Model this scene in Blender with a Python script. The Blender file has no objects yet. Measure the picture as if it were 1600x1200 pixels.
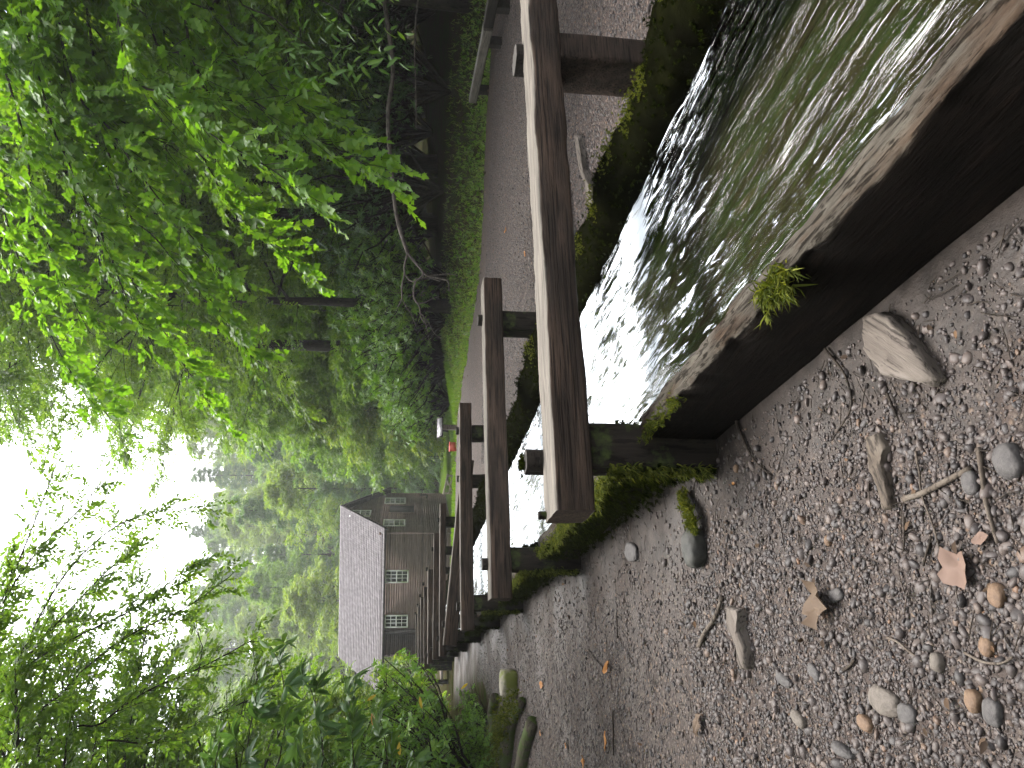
import bpy, math, random
import numpy as np
from mathutils import Vector, Matrix

# ------------------------------------------------------------------ camera, world, sun, exposure
scene = bpy.context.scene
COL = scene.collection
rad = math.radians
F_PX = 1203.0                    # focal length in photo pixels (1600 wide)
CAM = np.array([0.0, 0.0, 1.5])


def cam_basis(pitch=7.5, roll=1.25):
    p, q = rad(pitch), rad(roll)
    f = np.array([0, math.cos(p), -math.sin(p)])
    r0 = np.array([1.0, 0, 0])
    u0 = np.cross(r0, f)
    r = math.cos(q) * r0 + math.sin(q) * u0
    u = -math.sin(q) * r0 + math.cos(q) * u0
    return r, u, f


CR, CU, CF = cam_basis()
cam_d = bpy.data.cameras.new("camera")
cam_d.sensor_width = 36.0
cam_d.lens = F_PX / 1600 * 36
cam_d.clip_start = 0.05
cam_d.clip_end = 3000
cam = bpy.data.objects.new("camera", cam_d)
COL.objects.link(cam)
# the phone was held sideways: the picture's left edge is up
M = Matrix.Identity(4)
for i in range(3):
    M[i][0] = -CU[i]
    M[i][1] = CR[i]
    M[i][2] = -CF[i]
    M[i][3] = CAM[i]
cam.matrix_world = M
scene.camera = cam

HAZE = 0.0006
SUN_EL, SUN_AZ = 62.0, -18.0     # azimuth from +Y towards +X
world = bpy.data.worlds.new("World")
scene.world = world
world.use_nodes = True
wn = world.node_tree
wn.nodes.clear()
sky = wn.nodes.new("ShaderNodeTexSky")
sky.sky_type = 'NISHITA'
sky.sun_disc = False
sky.sun_elevation = rad(SUN_EL)
sky.sun_rotation = rad(SUN_AZ)
sky.air_density = 1.0
sky.dust_density = 4.0
hsv = wn.nodes.new("ShaderNodeHueSaturation")
hsv.inputs['Saturation'].default_value = 0.22
bg = wn.nodes.new("ShaderNodeBackground")
bg.inputs['Strength'].default_value = 0.15
wo = wn.nodes.new("ShaderNodeOutputWorld")
wn.links.new(sky.outputs[0], hsv.inputs['Color'])
wn.links.new(hsv.outputs[0], bg.inputs[0])
wn.links.new(bg.outputs[0], wo.inputs[0])

sun_d = bpy.data.lights.new("sun", 'SUN')
sun_d.energy = 1.5
sun_d.angle = rad(40)
sun_d.color = (1.0, 0.97, 0.92)
sun = bpy.data.objects.new("sun", sun_d)
COL.objects.link(sun)
sd = Vector((math.sin(rad(SUN_AZ)) * math.cos(rad(SUN_EL)), math.cos(rad(SUN_AZ)) * math.cos(rad(SUN_EL)), math.sin(rad(SUN_EL))))
sun.rotation_euler = sd.to_track_quat('Z', 'Y').to_euler()
sun.location = (0, 0, 60)

scene.view_settings.view_transform = 'Standard'
scene.view_settings.look = 'None'
scene.view_settings.gamma = 1.0
scene.view_settings.use_curve_mapping = False
scene.view_settings.exposure = 2.62
scene.render.engine = 'CYCLES'
scene.cycles.use_denoising = True
scene.cycles.max_bounces = 8
scene.cycles.diffuse_bounces = 5
scene.cycles.transparent_max_bounces = 12
scene.cycles.caustics_reflective = False
scene.cycles.caustics_refractive = False

# ------------------------------------------------------------------ helpers
FA = rad(22.0)                   # the flume heads 22 degrees to the left
FN = np.array([math.cos(FA), math.sin(FA), 0])     # across the flume
FD = np.array([-math.sin(FA), math.cos(FA), 0])    # along the flume


def ray(x, y):
    r = CR * ((1200 - y) - 600) + CU * (800 - x) + CF * F_PX
    return r


def at_z(x, y, z=0.0):
    r = ray(x, y)
    return CAM + r * ((z - CAM[2]) / r[2])


def at_Y(x, y, Y):
    r = ray(x, y)
    return CAM + r * (Y / r[1])


def fl(s, t, z):                 # flume frame to world
    return FN * s + FD * t + np.array([0, 0, z])


def hsh(ix, iy, iz, seed):
    n = (ix.astype(np.int64) * 374761393 + iy.astype(np.int64) * 668265263 + iz.astype(np.int64) * 2147483647 + seed * 974711) & 0xFFFFFFFF
    n = ((n ^ (n >> 13)) * 1274126177) & 0xFFFFFFFF
    n = ((n ^ (n >> 16)) * 2246822519) & 0xFFFFFFFF
    return ((n ^ (n >> 15)) & 0xFFFFFF) / float(0xFFFFFF)


def vnoise(P, scale=1.0, seed=0, octaves=1):
    """value noise in [-1, 1] on an (N,3) array"""
    P = np.asarray(P, float)
    out = np.zeros(len(P))
    amp, tot = 1.0, 0.0
    sc = np.asarray(scale, float)
    for o in range(octaves):
        Q = P * sc * (2 ** o) + 17.3 * (o + 1)
        I = np.floor(Q).astype(np.int64)
        f = Q - I
        f = f * f * (3 - 2 * f)
        v = 0
        for dx in (0, 1):
            for dy in (0, 1):
                for dz in (0, 1):
                    w = (f[:, 0] if dx else 1 - f[:, 0]) * (f[:, 1] if dy else 1 - f[:, 1]) * (f[:, 2] if dz else 1 - f[:, 2])
                    v = v + w * hsh(I[:, 0] + dx, I[:, 1] + dy, I[:, 2] + dz, seed + o)
        out += amp * (2 * v - 1)
        tot += amp
        amp *= 0.5
    return out / tot


def make_mesh(name, V, polys, mat=None, smooth=True, var=None, attrs=None):
    """polys: list of (n,k) index arrays"""
    V = np.asarray(V, np.float32)
    me = bpy.data.meshes.new(name)
    me.vertices.add(len(V))
    me.vertices.foreach_set('co', V.ravel())
    polys = [np.asarray(p, np.int32) for p in polys if len(p)]
    nl = sum(p.size for p in polys)
    npoly = sum(len(p) for p in polys)
    me.loops.add(nl)
    me.polygons.add(npoly)
    me.loops.foreach_set('vertex_index', np.concatenate([p.ravel() for p in polys]))
    tot = np.concatenate([np.full(len(p), p.shape[1], np.int32) for p in polys])
    start = np.concatenate([[0], np.cumsum(tot)[:-1]]).astype(np.int32)
    me.polygons.foreach_set('loop_start', start)
    me.polygons.foreach_set('loop_total', tot)
    if smooth is not False:
        me.polygons.foreach_set('use_smooth', np.ones(npoly, bool))
    if var is not None:
        a = me.attributes.new('var', 'FLOAT', 'POINT')
        a.data.foreach_set('value', np.asarray(var, np.float32))
    for k, val in (attrs or {}).items():
        a = me.attributes.new(k, 'FLOAT', 'POINT')
        a.data.foreach_set('value', np.asarray(val, np.float32))
    me.update(calc_edges=True)
    me.validate()
    if mat:
        me.materials.append(mat)
    return me


def put(name, me, parent=None, loc=None, rz=None):
    o = bpy.data.objects.new(name, me)
    COL.objects.link(o)
    if parent:
        o.parent = parent
    if loc is not None:
        o.location = loc
    if rz is not None:
        o.rotation_euler = (0, 0, rz)
    return o


def tag(o, label=None, cat=None, group=None, kind=None):
    if label:
        o['label'] = label
    if cat:
        o['category'] = cat
    if group:
        o['group'] = group
    if kind:
        o['kind'] = kind
    return o


def empty(name, loc=(0, 0, 0), rz=0.0):
    o = bpy.data.objects.new(name, None)
    COL.objects.link(o)
    o.location = loc
    o.rotation_euler = (0, 0, rz)
    o.empty_display_size = 0.2
    return o


class MB:
    """collects shapes into one mesh"""

    def __init__(self):
        self.V, self.P, self.A, self.n = [], {}, [], 0

    def add(self, V, polys, var=0.5):
        V = np.asarray(V, float)
        for p in polys:
            p = np.asarray(p, np.int64)
            if len(p):
                self.P.setdefault(p.shape[1], []).append(p + self.n)
        self.V.append(V)
        self.A.append(np.full(len(V), var) if np.isscalar(var) else np.asarray(var, float))
        self.n += len(V)

    def box(self, c, size, rz=0.0, var=0.5, R=None):
        x, y, z = np.array(size) / 2
        V = np.array([[i * x, j * y, k * z] for i in (-1, 1) for j in (-1, 1) for k in (-1, 1)])
        if R is None:
            cz, sz = math.cos(rz), math.sin(rz)
            R = np.array([[cz, -sz, 0], [sz, cz, 0], [0, 0, 1]])
        V = V @ np.array(R).T + np.array(c)
        self.add(V, [[[0, 1, 3, 2], [4, 6, 7, 5], [0, 4, 5, 1], [2, 3, 7, 6], [0, 2, 6, 4], [1, 5, 7, 3]]], var)

    def bar(self, p0, p1, w, h, up=(0, 0, 1)):
        p0, p1 = np.array(p0, float), np.array(p1, float)
        d = p1 - p0
        L = np.linalg.norm(d)
        d = d / L
        s = np.cross(d, np.array(up, float))
        s /= np.linalg.norm(s)
        u = np.cross(s, d)
        self.box((p0 + p1) / 2, (L, w, h), R=np.stack([d, s, u], 1))

    def tube(self, pts, radii, n=6, cap=True, var=0.5):
        V, Q, T = tube_arrays(pts, radii, n, cap)
        self.add(V, [Q, T], var)

    def build(self, name, mat, parent=None, smooth=True):
        V = np.concatenate(self.V)
        polys = [np.concatenate(p) for p in self.P.values()]
        return put(name, make_mesh(name, V, polys, mat, smooth, np.concatenate(self.A)), parent)

    def mesh(self, name, mat, smooth=True):
        V = np.concatenate(self.V)
        polys = [np.concatenate(p) for p in self.P.values()]
        return make_mesh(name, V, polys, mat, smooth, np.concatenate(self.A))


def tube_arrays(pts, radii, n=6, cap=True):
    P = np.asarray(pts, float)
    radii = np.broadcast_to(np.asarray(radii, float), (len(P),))
    T = np.gradient(P, axis=0)
    T /= np.maximum(np.linalg.norm(T, axis=1, keepdims=True), 1e-9)
    ref = np.array([0.13, 0.21, 0.97]) if abs(T[0, 2]) < 0.8 else np.array([0.95, 0.2, 0.1])
    A = np.cross(T, ref)
    A /= np.maximum(np.linalg.norm(A, axis=1, keepdims=True), 1e-9)
    B = np.cross(T, A)
    th = np.arange(n) / n * 2 * math.pi
    V = P[:, None, :] + radii[:, None, None] * (np.cos(th)[None, :, None] * A[:, None, :] + np.sin(th)[None, :, None] * B[:, None, :])
    k = len(P)
    i = np.arange(k - 1)[:, None] * n
    j = np.arange(n)[None, :]
    j2 = (j + 1) % n
    Q = np.stack([i + j, i + j2, i + n + j2, i + n + j], -1).reshape(-1, 4)
    V = V.reshape(-1, 3)
    tri = np.zeros((0, 3), int)
    if cap:
        V = np.concatenate([V, P[:1], P[-1:]])
        jj = np.arange(n)
        tri = np.concatenate([np.stack([(jj + 1) % n, jj, np.full(n, k * n)], -1),
                              np.stack([(k - 1) * n + jj, (k - 1) * n + (jj + 1) % n, np.full(n, k * n + 1)], -1)])
    return V, Q, tri


def smooth_path(pts, n=4):
    """Catmull-Rom through points"""
    P = np.asarray(pts, float)
    if len(P) < 3:
        return np.array([P[0] + (P[-1] - P[0]) * k / n for k in range(n + 1)])
    Q = np.concatenate([[2 * P[0] - P[1]], P, [2 * P[-1] - P[-2]]])
    out = []
    for i in range(1, len(Q) - 2):
        for k in range(n):
            u = k / n
            a, b, c, d = Q[i - 1], Q[i], Q[i + 1], Q[i + 2]
            out.append(0.5 * (2 * b + (c - a) * u + (2 * a - 5 * b + 4 * c - d) * u * u + (3 * b - a - 3 * c + d) * u ** 3))
    out.append(P[-1])
    return np.array(out)


# ------------------------------------------------------------------ materials
def new_mat(name):
    m = bpy.data.materials.new(name)
    m.use_nodes = True
    nt = m.node_tree
    nt.nodes.clear()
    out = nt.nodes.new('ShaderNodeOutputMaterial')
    return m, nt, out


def N(nt, kind, **kw):
    n = nt.nodes.new(kind)
    for k, v in kw.items():
        if k.startswith('_'):
            setattr(n, k[1:], v)
        else:
            n.inputs[k.replace('_', ' ')].default_value = v
    return n


def ramp(nt, fac, stops, interp='LINEAR'):
    r = nt.nodes.new('ShaderNodeValToRGB')
    r.color_ramp.interpolation = interp
    e = r.color_ramp.elements
    while len(e) < len(stops):
        e.new(0.5)
    for el, (p, c) in zip(e, stops):
        el.position = p
        el.color = (c[0], c[1], c[2], 1) if len(c) == 3 else c
    nt.links.new(fac, r.inputs[0])
    return r.outputs[0]


def coords(nt, scale=(1, 1, 1), kind='Object'):
    tc = nt.nodes.new('ShaderNodeTexCoord')
    mp = nt.nodes.new('ShaderNodeMapping')
    mp.inputs['Scale'].default_value = scale
    nt.links.new(tc.outputs[kind], mp.inputs[0])
    return mp.outputs[0]


def noise(nt, vec, scale=5, detail=4, rough=0.55, dist=0.0):
    n = N(nt, 'ShaderNodeTexNoise', Scale=scale, Detail=detail, Roughness=rough, Distortion=dist)
    nt.links.new(vec, n.inputs['Vector'])
    return n.outputs['Fac']


def math_n(nt, op, a, b=None):
    m = nt.nodes.new('ShaderNodeMath')
    m.operation = op
    for i, v in enumerate((a, b)):
        if v is None:
            continue
        if isinstance(v, (int, float)):
            m.inputs[i].default_value = v
        else:
            nt.links.new(v, m.inputs[i])
    return m.outputs[0]


def mixc(nt, fac, a, b):
    m = nt.nodes.new('ShaderNodeMix')
    m.data_type = 'RGBA'
    if isinstance(fac, (int, float)):
        m.inputs[0].default_value = fac
    else:
        nt.links.new(fac, m.inputs[0])
    for i, v in ((6, a), (7, b)):
        if isinstance(v, (tuple, list)):
            m.inputs[i].default_value = (v[0], v[1], v[2], 1)
        else:
            nt.links.new(v, m.inputs[i])
    return m.outputs[2]


def bump(nt, h, strength=0.5, dist=0.01):
    b = N(nt, 'ShaderNodeBump', Strength=strength, Distance=dist)
    nt.links.new(h, b.inputs['Height'])
    return b.outputs[0]


def finish(nt, out, color, rough=0.8, normal=None, spec=0.3):
    p = nt.nodes.new('ShaderNodeBsdfPrincipled')
    if isinstance(color, (tuple, list)):
        p.inputs['Base Color'].default_value = (*color[:3], 1)
    else:
        nt.links.new(color, p.inputs['Base Color'])
    if isinstance(rough, (int, float)):
        p.inputs['Roughness'].default_value = rough
    else:
        nt.links.new(rough, p.inputs['Roughness'])
    p.inputs['Specular IOR Level'].default_value = spec
    if normal is not None:
        nt.links.new(normal, p.inputs['Normal'])
    nt.links.new(p.outputs[0], out.inputs[0])
    return p


def attr(nt, name='var'):
    a = nt.nodes.new('ShaderNodeAttribute')
    a.attribute_name = name
    return a.outputs['Fac']


def leaf_mat(name, c0, c1, c2, trans=0.45, tcol=(1.25, 1.2, 0.5), rough=0.45, spec=0.35):
    m, nt, out = new_mat(name)
    oi = nt.nodes.new('ShaderNodeObjectInfo')
    v = math_n(nt, 'ADD', math_n(nt, 'MULTIPLY', attr(nt), 0.8), math_n(nt, 'MULTIPLY', oi.outputs['Random'], 0.2))
    col = ramp(nt, v, [(0.0, c0), (0.5, c1), (1.0, c2)])
    p = nt.nodes.new('ShaderNodeBsdfPrincipled')
    nt.links.new(col, p.inputs['Base Color'])
    p.inputs['Roughness'].default_value = rough
    p.inputs['Specular IOR Level'].default_value = spec
    t = nt.nodes.new('ShaderNodeBsdfTranslucent')
    vm = nt.nodes.new('ShaderNodeVectorMath')
    vm.operation = 'MULTIPLY'
    nt.links.new(col, vm.inputs[0])
    vm.inputs[1].default_value = tcol
    nt.links.new(vm.outputs[0], t.inputs[0])
    mx = nt.nodes.new('ShaderNodeMixShader')
    mx.inputs[0].default_value = trans
    nt.links.new(p.outputs[0], mx.inputs[1])
    nt.links.new(t.outputs[0], mx.inputs[2])
    nt.links.new(mx.outputs[0], out.inputs[0])
    return m


def wood_mat(name, dark, mid, pale, top=None, grain=(2.6, 26, 26), rough=0.85, bstr=0.6, top_amt=0.85, moss=0.0):
    """weathered timber, grain along local X; sun-bleached on the upper side"""
    m, nt, out = new_mat(name)
    vec = coords(nt, grain)
    g = noise(nt, vec, 1.0, 6, 0.65, 0.3)
    vec2 = coords(nt, (grain[0] * 0.8, grain[1] * 3, grain[2] * 3))
    g2 = noise(nt, vec2, 1.0, 4, 0.6)
    big = noise(nt, coords(nt, (1.3, 2.5, 2.5)), 1.5, 3)
    f = math_n(nt, 'ADD', math_n(nt, 'MULTIPLY', g, 0.6), math_n(nt, 'MULTIPLY', big, 0.4))
    col = ramp(nt, f, [(0.3, dark), (0.5, mid), (0.72, pale)])
    crack = ramp(nt, g2, [(0.40, (0, 0, 0)), (0.47, (1, 1, 1))])
    col = mixc(nt, math_n(nt, 'MULTIPLY', math_n(nt, 'SUBTRACT', 1.0, crack), 0.75), col, (dark[0] * 0.4, dark[1] * 0.4, dark[2] * 0.4))
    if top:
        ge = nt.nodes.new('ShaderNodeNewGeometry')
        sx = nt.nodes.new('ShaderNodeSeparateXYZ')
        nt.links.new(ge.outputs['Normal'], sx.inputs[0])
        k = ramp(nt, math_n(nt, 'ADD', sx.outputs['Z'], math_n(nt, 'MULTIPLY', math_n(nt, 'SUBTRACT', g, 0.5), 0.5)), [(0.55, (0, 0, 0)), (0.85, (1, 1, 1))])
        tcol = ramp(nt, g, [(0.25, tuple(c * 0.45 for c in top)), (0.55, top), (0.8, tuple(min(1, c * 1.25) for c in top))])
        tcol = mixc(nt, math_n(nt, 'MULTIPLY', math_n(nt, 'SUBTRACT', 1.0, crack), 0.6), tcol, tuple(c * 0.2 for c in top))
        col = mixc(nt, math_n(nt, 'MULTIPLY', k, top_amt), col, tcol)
    if moss > 0:
        mn = noise(nt, coords(nt, (1, 1, 1)), 5.0, 5, 0.6)
        mk = ramp(nt, mn, [(0.62 - moss * 0.3, (0, 0, 0)), (0.72 - moss * 0.3, (1, 1, 1))])
        col = mixc(nt, mk, col, (0.035, 0.05, 0.012))
    h = math_n(nt, 'ADD', g, math_n(nt, 'MULTIPLY', g2, 0.7))
    finish(nt, out, col, rough, bump(nt, h, bstr, 0.012), 0.12)
    return m


MAT = {}
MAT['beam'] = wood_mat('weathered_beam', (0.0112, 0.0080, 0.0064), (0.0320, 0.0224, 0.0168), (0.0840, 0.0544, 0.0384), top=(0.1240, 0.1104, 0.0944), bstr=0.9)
MAT['post'] = wood_mat('damp_post', (0.0063, 0.0053, 0.0042), (0.0158, 0.0122, 0.0095), (0.0317, 0.0238, 0.0179), grain=(26, 26, 1.6), moss=0.35)
MAT['plank'] = wood_mat('splintered_plank', (0.0040, 0.0032, 0.0024), (0.0088, 0.0064, 0.0048), (0.0176, 0.0120, 0.0088), top=(0.0920, 0.0736, 0.0544), grain=(26, 1.6, 26), bstr=1.2, moss=0.1)
m, nt, out = new_mat('rotten_plank')
gv = coords(nt, (30, 4.2, 30))
g1 = noise(nt, gv, 1.0, 7, 0.7, 0.5)
g2 = noise(nt, coords(nt, (60, 7.0, 60)), 1.0, 6, 0.7)
pt = noise(nt, coords(nt, (9, 2.2, 9)), 1.0, 4, 0.6)
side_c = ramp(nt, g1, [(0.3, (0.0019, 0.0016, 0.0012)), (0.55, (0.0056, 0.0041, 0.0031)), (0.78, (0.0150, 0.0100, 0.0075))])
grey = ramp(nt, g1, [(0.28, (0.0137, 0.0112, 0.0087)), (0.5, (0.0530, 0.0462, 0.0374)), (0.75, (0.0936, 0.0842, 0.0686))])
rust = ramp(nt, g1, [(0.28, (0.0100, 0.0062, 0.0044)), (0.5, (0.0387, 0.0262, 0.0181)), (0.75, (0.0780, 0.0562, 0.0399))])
tc = mixc(nt, ramp(nt, pt, [(0.48, (0, 0, 0)), (0.62, (1, 1, 1))]), grey, rust)
tc = mixc(nt, ramp(nt, noise(nt, coords(nt, (5, 1.6, 5)), 1.7, 4), [(0.60, (0, 0, 0)), (0.72, (0.4368, 0.4368, 0.4368))]), tc, (0.0406, 0.0468, 0.0187))
ck = ramp(nt, g2, [(0.43, (1, 1, 1)), (0.48, (0, 0, 0))])
tc = mixc(nt, math_n(nt, 'MULTIPLY', ck, 0.85), tc, (0.0062, 0.0044, 0.0031))
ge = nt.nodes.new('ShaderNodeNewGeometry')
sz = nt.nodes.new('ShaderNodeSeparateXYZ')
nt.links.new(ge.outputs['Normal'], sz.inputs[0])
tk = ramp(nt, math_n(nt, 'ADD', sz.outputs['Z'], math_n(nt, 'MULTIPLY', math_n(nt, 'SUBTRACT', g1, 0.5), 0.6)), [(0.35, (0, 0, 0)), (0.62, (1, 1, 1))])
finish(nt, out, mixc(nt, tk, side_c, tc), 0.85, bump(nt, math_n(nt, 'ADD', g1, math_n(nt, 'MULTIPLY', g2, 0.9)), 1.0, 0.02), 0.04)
MAT['plank'] = m
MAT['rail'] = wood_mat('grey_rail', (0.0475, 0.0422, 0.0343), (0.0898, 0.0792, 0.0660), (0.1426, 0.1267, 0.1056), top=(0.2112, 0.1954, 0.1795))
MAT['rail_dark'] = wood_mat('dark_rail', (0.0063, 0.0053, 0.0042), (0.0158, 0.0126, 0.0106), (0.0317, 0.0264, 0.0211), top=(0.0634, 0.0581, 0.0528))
MAT['stick'] = wood_mat('bare_stick', (0.0264, 0.0211, 0.0169), (0.0634, 0.0502, 0.0396), (0.1056, 0.0898, 0.0739), grain=(14, 14, 14))
MAT['twig'] = wood_mat('dark_twig', (0.0106, 0.0079, 0.0063), (0.0238, 0.0185, 0.0142), (0.0475, 0.0370, 0.0290), grain=(14, 14, 14))
MAT['deadwood'] = wood_mat('dead_limb_bark', (0.0528, 0.0449, 0.0370), (0.1056, 0.0898, 0.0766), (0.1584, 0.1373, 0.1162), grain=(9, 9, 9))
MAT['bark'] = wood_mat('bark', (0.0095, 0.0074, 0.0058), (0.0238, 0.0190, 0.0148), (0.0475, 0.0396, 0.0317), grain=(14, 14, 2.2), moss=0.1)
MAT['slab'] = wood_mat('pale_slab', (0.0422, 0.0343, 0.0290), (0.0845, 0.0713, 0.0607), (0.1373, 0.1188, 0.1056), grain=(3, 22, 22), bstr=0.8)
MAT['mossy_log'] = wood_mat('mossy_log', (0.0264, 0.0222, 0.0158), (0.0528, 0.0449, 0.0317), (0.0898, 0.0792, 0.0581), grain=(3, 22, 22), moss=0.55)
MAT['timber'] = wood_mat('pale_timber', (0.12, 0.095, 0.08), (0.2, 0.165, 0.145), (0.28, 0.235, 0.21), grain=(4, 10, 10))

MAT['canopy'] = leaf_mat('canopy_leaf', (0.046, 0.105, 0.018), (0.086, 0.165, 0.024), (0.155, 0.24, 0.034), 0.58)
MAT['canopy_dark'] = leaf_mat('dark_green_leaf', (0.0300, 0.0750, 0.0250), (0.0562, 0.1250, 0.0312), (0.1063, 0.1875, 0.0400), 0.45)  # deeper green foliage variant
MAT['canopy_yellow'] = leaf_mat('yellow_green_leaf', (0.07, 0.13, 0.014), (0.12, 0.20, 0.02), (0.22, 0.27, 0.03), 0.5)
MAT['maple'] = leaf_mat('maple_leaf', (0.065, 0.16, 0.012), (0.10, 0.22, 0.016), (0.16, 0.28, 0.022), 0.6)
MAT['rhodo'] = leaf_mat('rhododendron_leaf', (0.0264, 0.0660, 0.0240), (0.0540, 0.1140, 0.0312), (0.1020, 0.1740, 0.0360), 0.35, rough=0.42, spec=0.3)
MAT['rhodo_light'] = leaf_mat('young_shrub_leaf', (0.0473, 0.1148, 0.0189), (0.0878, 0.1890, 0.0243), (0.1755, 0.2835, 0.0338), 0.42, rough=0.38)
MAT['herb'] = leaf_mat('herb_leaf', (0.0540, 0.1320, 0.0168), (0.0960, 0.2040, 0.0216), (0.1800, 0.2880, 0.0360), 0.45)
MAT['grass'] = leaf_mat('grass_blade', (0.0500, 0.0938, 0.0200), (0.0938, 0.1625, 0.0275), (0.2000, 0.2375, 0.0625), 0.4)
MAT['lawn'] = leaf_mat('lawn_blade', (0.08, 0.17, 0.015), (0.12, 0.23, 0.018), (0.17, 0.28, 0.025), 0.45)
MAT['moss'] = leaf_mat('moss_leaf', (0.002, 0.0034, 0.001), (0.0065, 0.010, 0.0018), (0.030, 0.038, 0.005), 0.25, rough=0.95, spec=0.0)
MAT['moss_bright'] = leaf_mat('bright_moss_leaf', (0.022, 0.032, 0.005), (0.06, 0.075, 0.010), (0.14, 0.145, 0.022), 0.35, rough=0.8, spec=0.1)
MAT['fallen_pink'] = leaf_mat('faded_leaf', (0.0990, 0.0605, 0.0467), (0.1100, 0.0715, 0.0550), (0.1265, 0.0853, 0.0688), 0.12, (1, 1, 1), 0.7, 0.15)
MAT['fallen_brown'] = leaf_mat('brown_leaf', (0.0561, 0.0363, 0.0231), (0.0726, 0.0495, 0.0330), (0.0891, 0.0627, 0.0429), 0.12, (1, 1, 1), 0.7, 0.15)
MAT['fallen_orange'] = leaf_mat('orange_leaf', (0.1620, 0.0600, 0.0120), (0.2160, 0.0900, 0.0180), (0.2520, 0.1200, 0.0300), 0.12, (1, 1, 1), 0.6, 0.2)
MAT['litter'] = leaf_mat('leaf_scrap', (0.02, 0.013, 0.009), (0.05, 0.032, 0.02), (0.11, 0.06, 0.03), 0.1, (1, 1, 1), 0.8, 0.1)
MAT['yellow_leaf'] = leaf_mat('yellow_old_leaf', (0.2700, 0.2100, 0.0225), (0.3300, 0.2475, 0.0300), (0.3750, 0.3000, 0.0450), 0.35, (1, 1, 0.6), 0.5, 0.2)


def stone_mat(name, c0, c1, c2, sc=14.0, mossy=0.0):
    m, nt, out = new_mat(name)
    v = coords(nt)
    n1 = noise(nt, v, sc, 6, 0.65)
    col = ramp(nt, n1, [(0.3, c0), (0.5, c1), (0.7, c2)])
    if mossy:
        col = mixc(nt, ramp(nt, noise(nt, v, sc * 0.4, 4), [(0.58 - 0.2 * mossy, (0, 0, 0)), (0.68 - 0.2 * mossy, (1, 1, 1))]), col, (0.09, 0.10, 0.018))
    finish(nt, out, col, 0.75, bump(nt, noise(nt, v, sc * 2.2, 6, 0.6), 0.5, 0.01), 0.3)
    return m


MAT['stone_grey'] = stone_mat('grey_stone', (0.0237, 0.0210, 0.0205), (0.0429, 0.0386, 0.0370), (0.0645, 0.0588, 0.0554), 30)
MAT['stone_dark'] = stone_mat('dark_stone', (0.0129, 0.0134, 0.0115), (0.0237, 0.0231, 0.0197), (0.0387, 0.0370, 0.0307), 14)
MAT['stone_tan'] = stone_mat('tan_stone', (0.0429, 0.0357, 0.0287), (0.0709, 0.0588, 0.0484), (0.0945, 0.0798, 0.0677), 30)
MAT['stone_orange'] = stone_mat('orange_stone', (0.0559, 0.0336, 0.0205), (0.0903, 0.0546, 0.0320), (0.1161, 0.0756, 0.0472), 30)
MAT['stone_moss'] = stone_mat('mossy_stone', (0.09, 0.08, 0.06), (0.15, 0.135, 0.10), (0.22, 0.2, 0.16), 8, 0.6)

# gravel: pebble colours are per pebble
m, nt, out = new_mat('gravel_pebbles')
pc = ramp(nt, attr(nt), [(0.0, (0.0099, 0.0084, 0.0089)), (0.3, (0.0258, 0.0208, 0.0199)), (0.6, (0.0481, 0.0371, 0.0335)), (0.85, (0.0726, 0.0545, 0.0460)), (0.95, (0.0862, 0.0517, 0.0324)), (0.99, (0.1047, 0.0517, 0.0251))])
pn = noise(nt, coords(nt), 120, 3)
pc = mixc(nt, math_n(nt, 'MULTIPLY', pn, 0.4), pc, (0.0258, 0.0191, 0.0163))
finish(nt, out, pc, 0.6, bump(nt, pn, 0.25, 0.003), 0.3)
MAT['pebble'] = m


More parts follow.
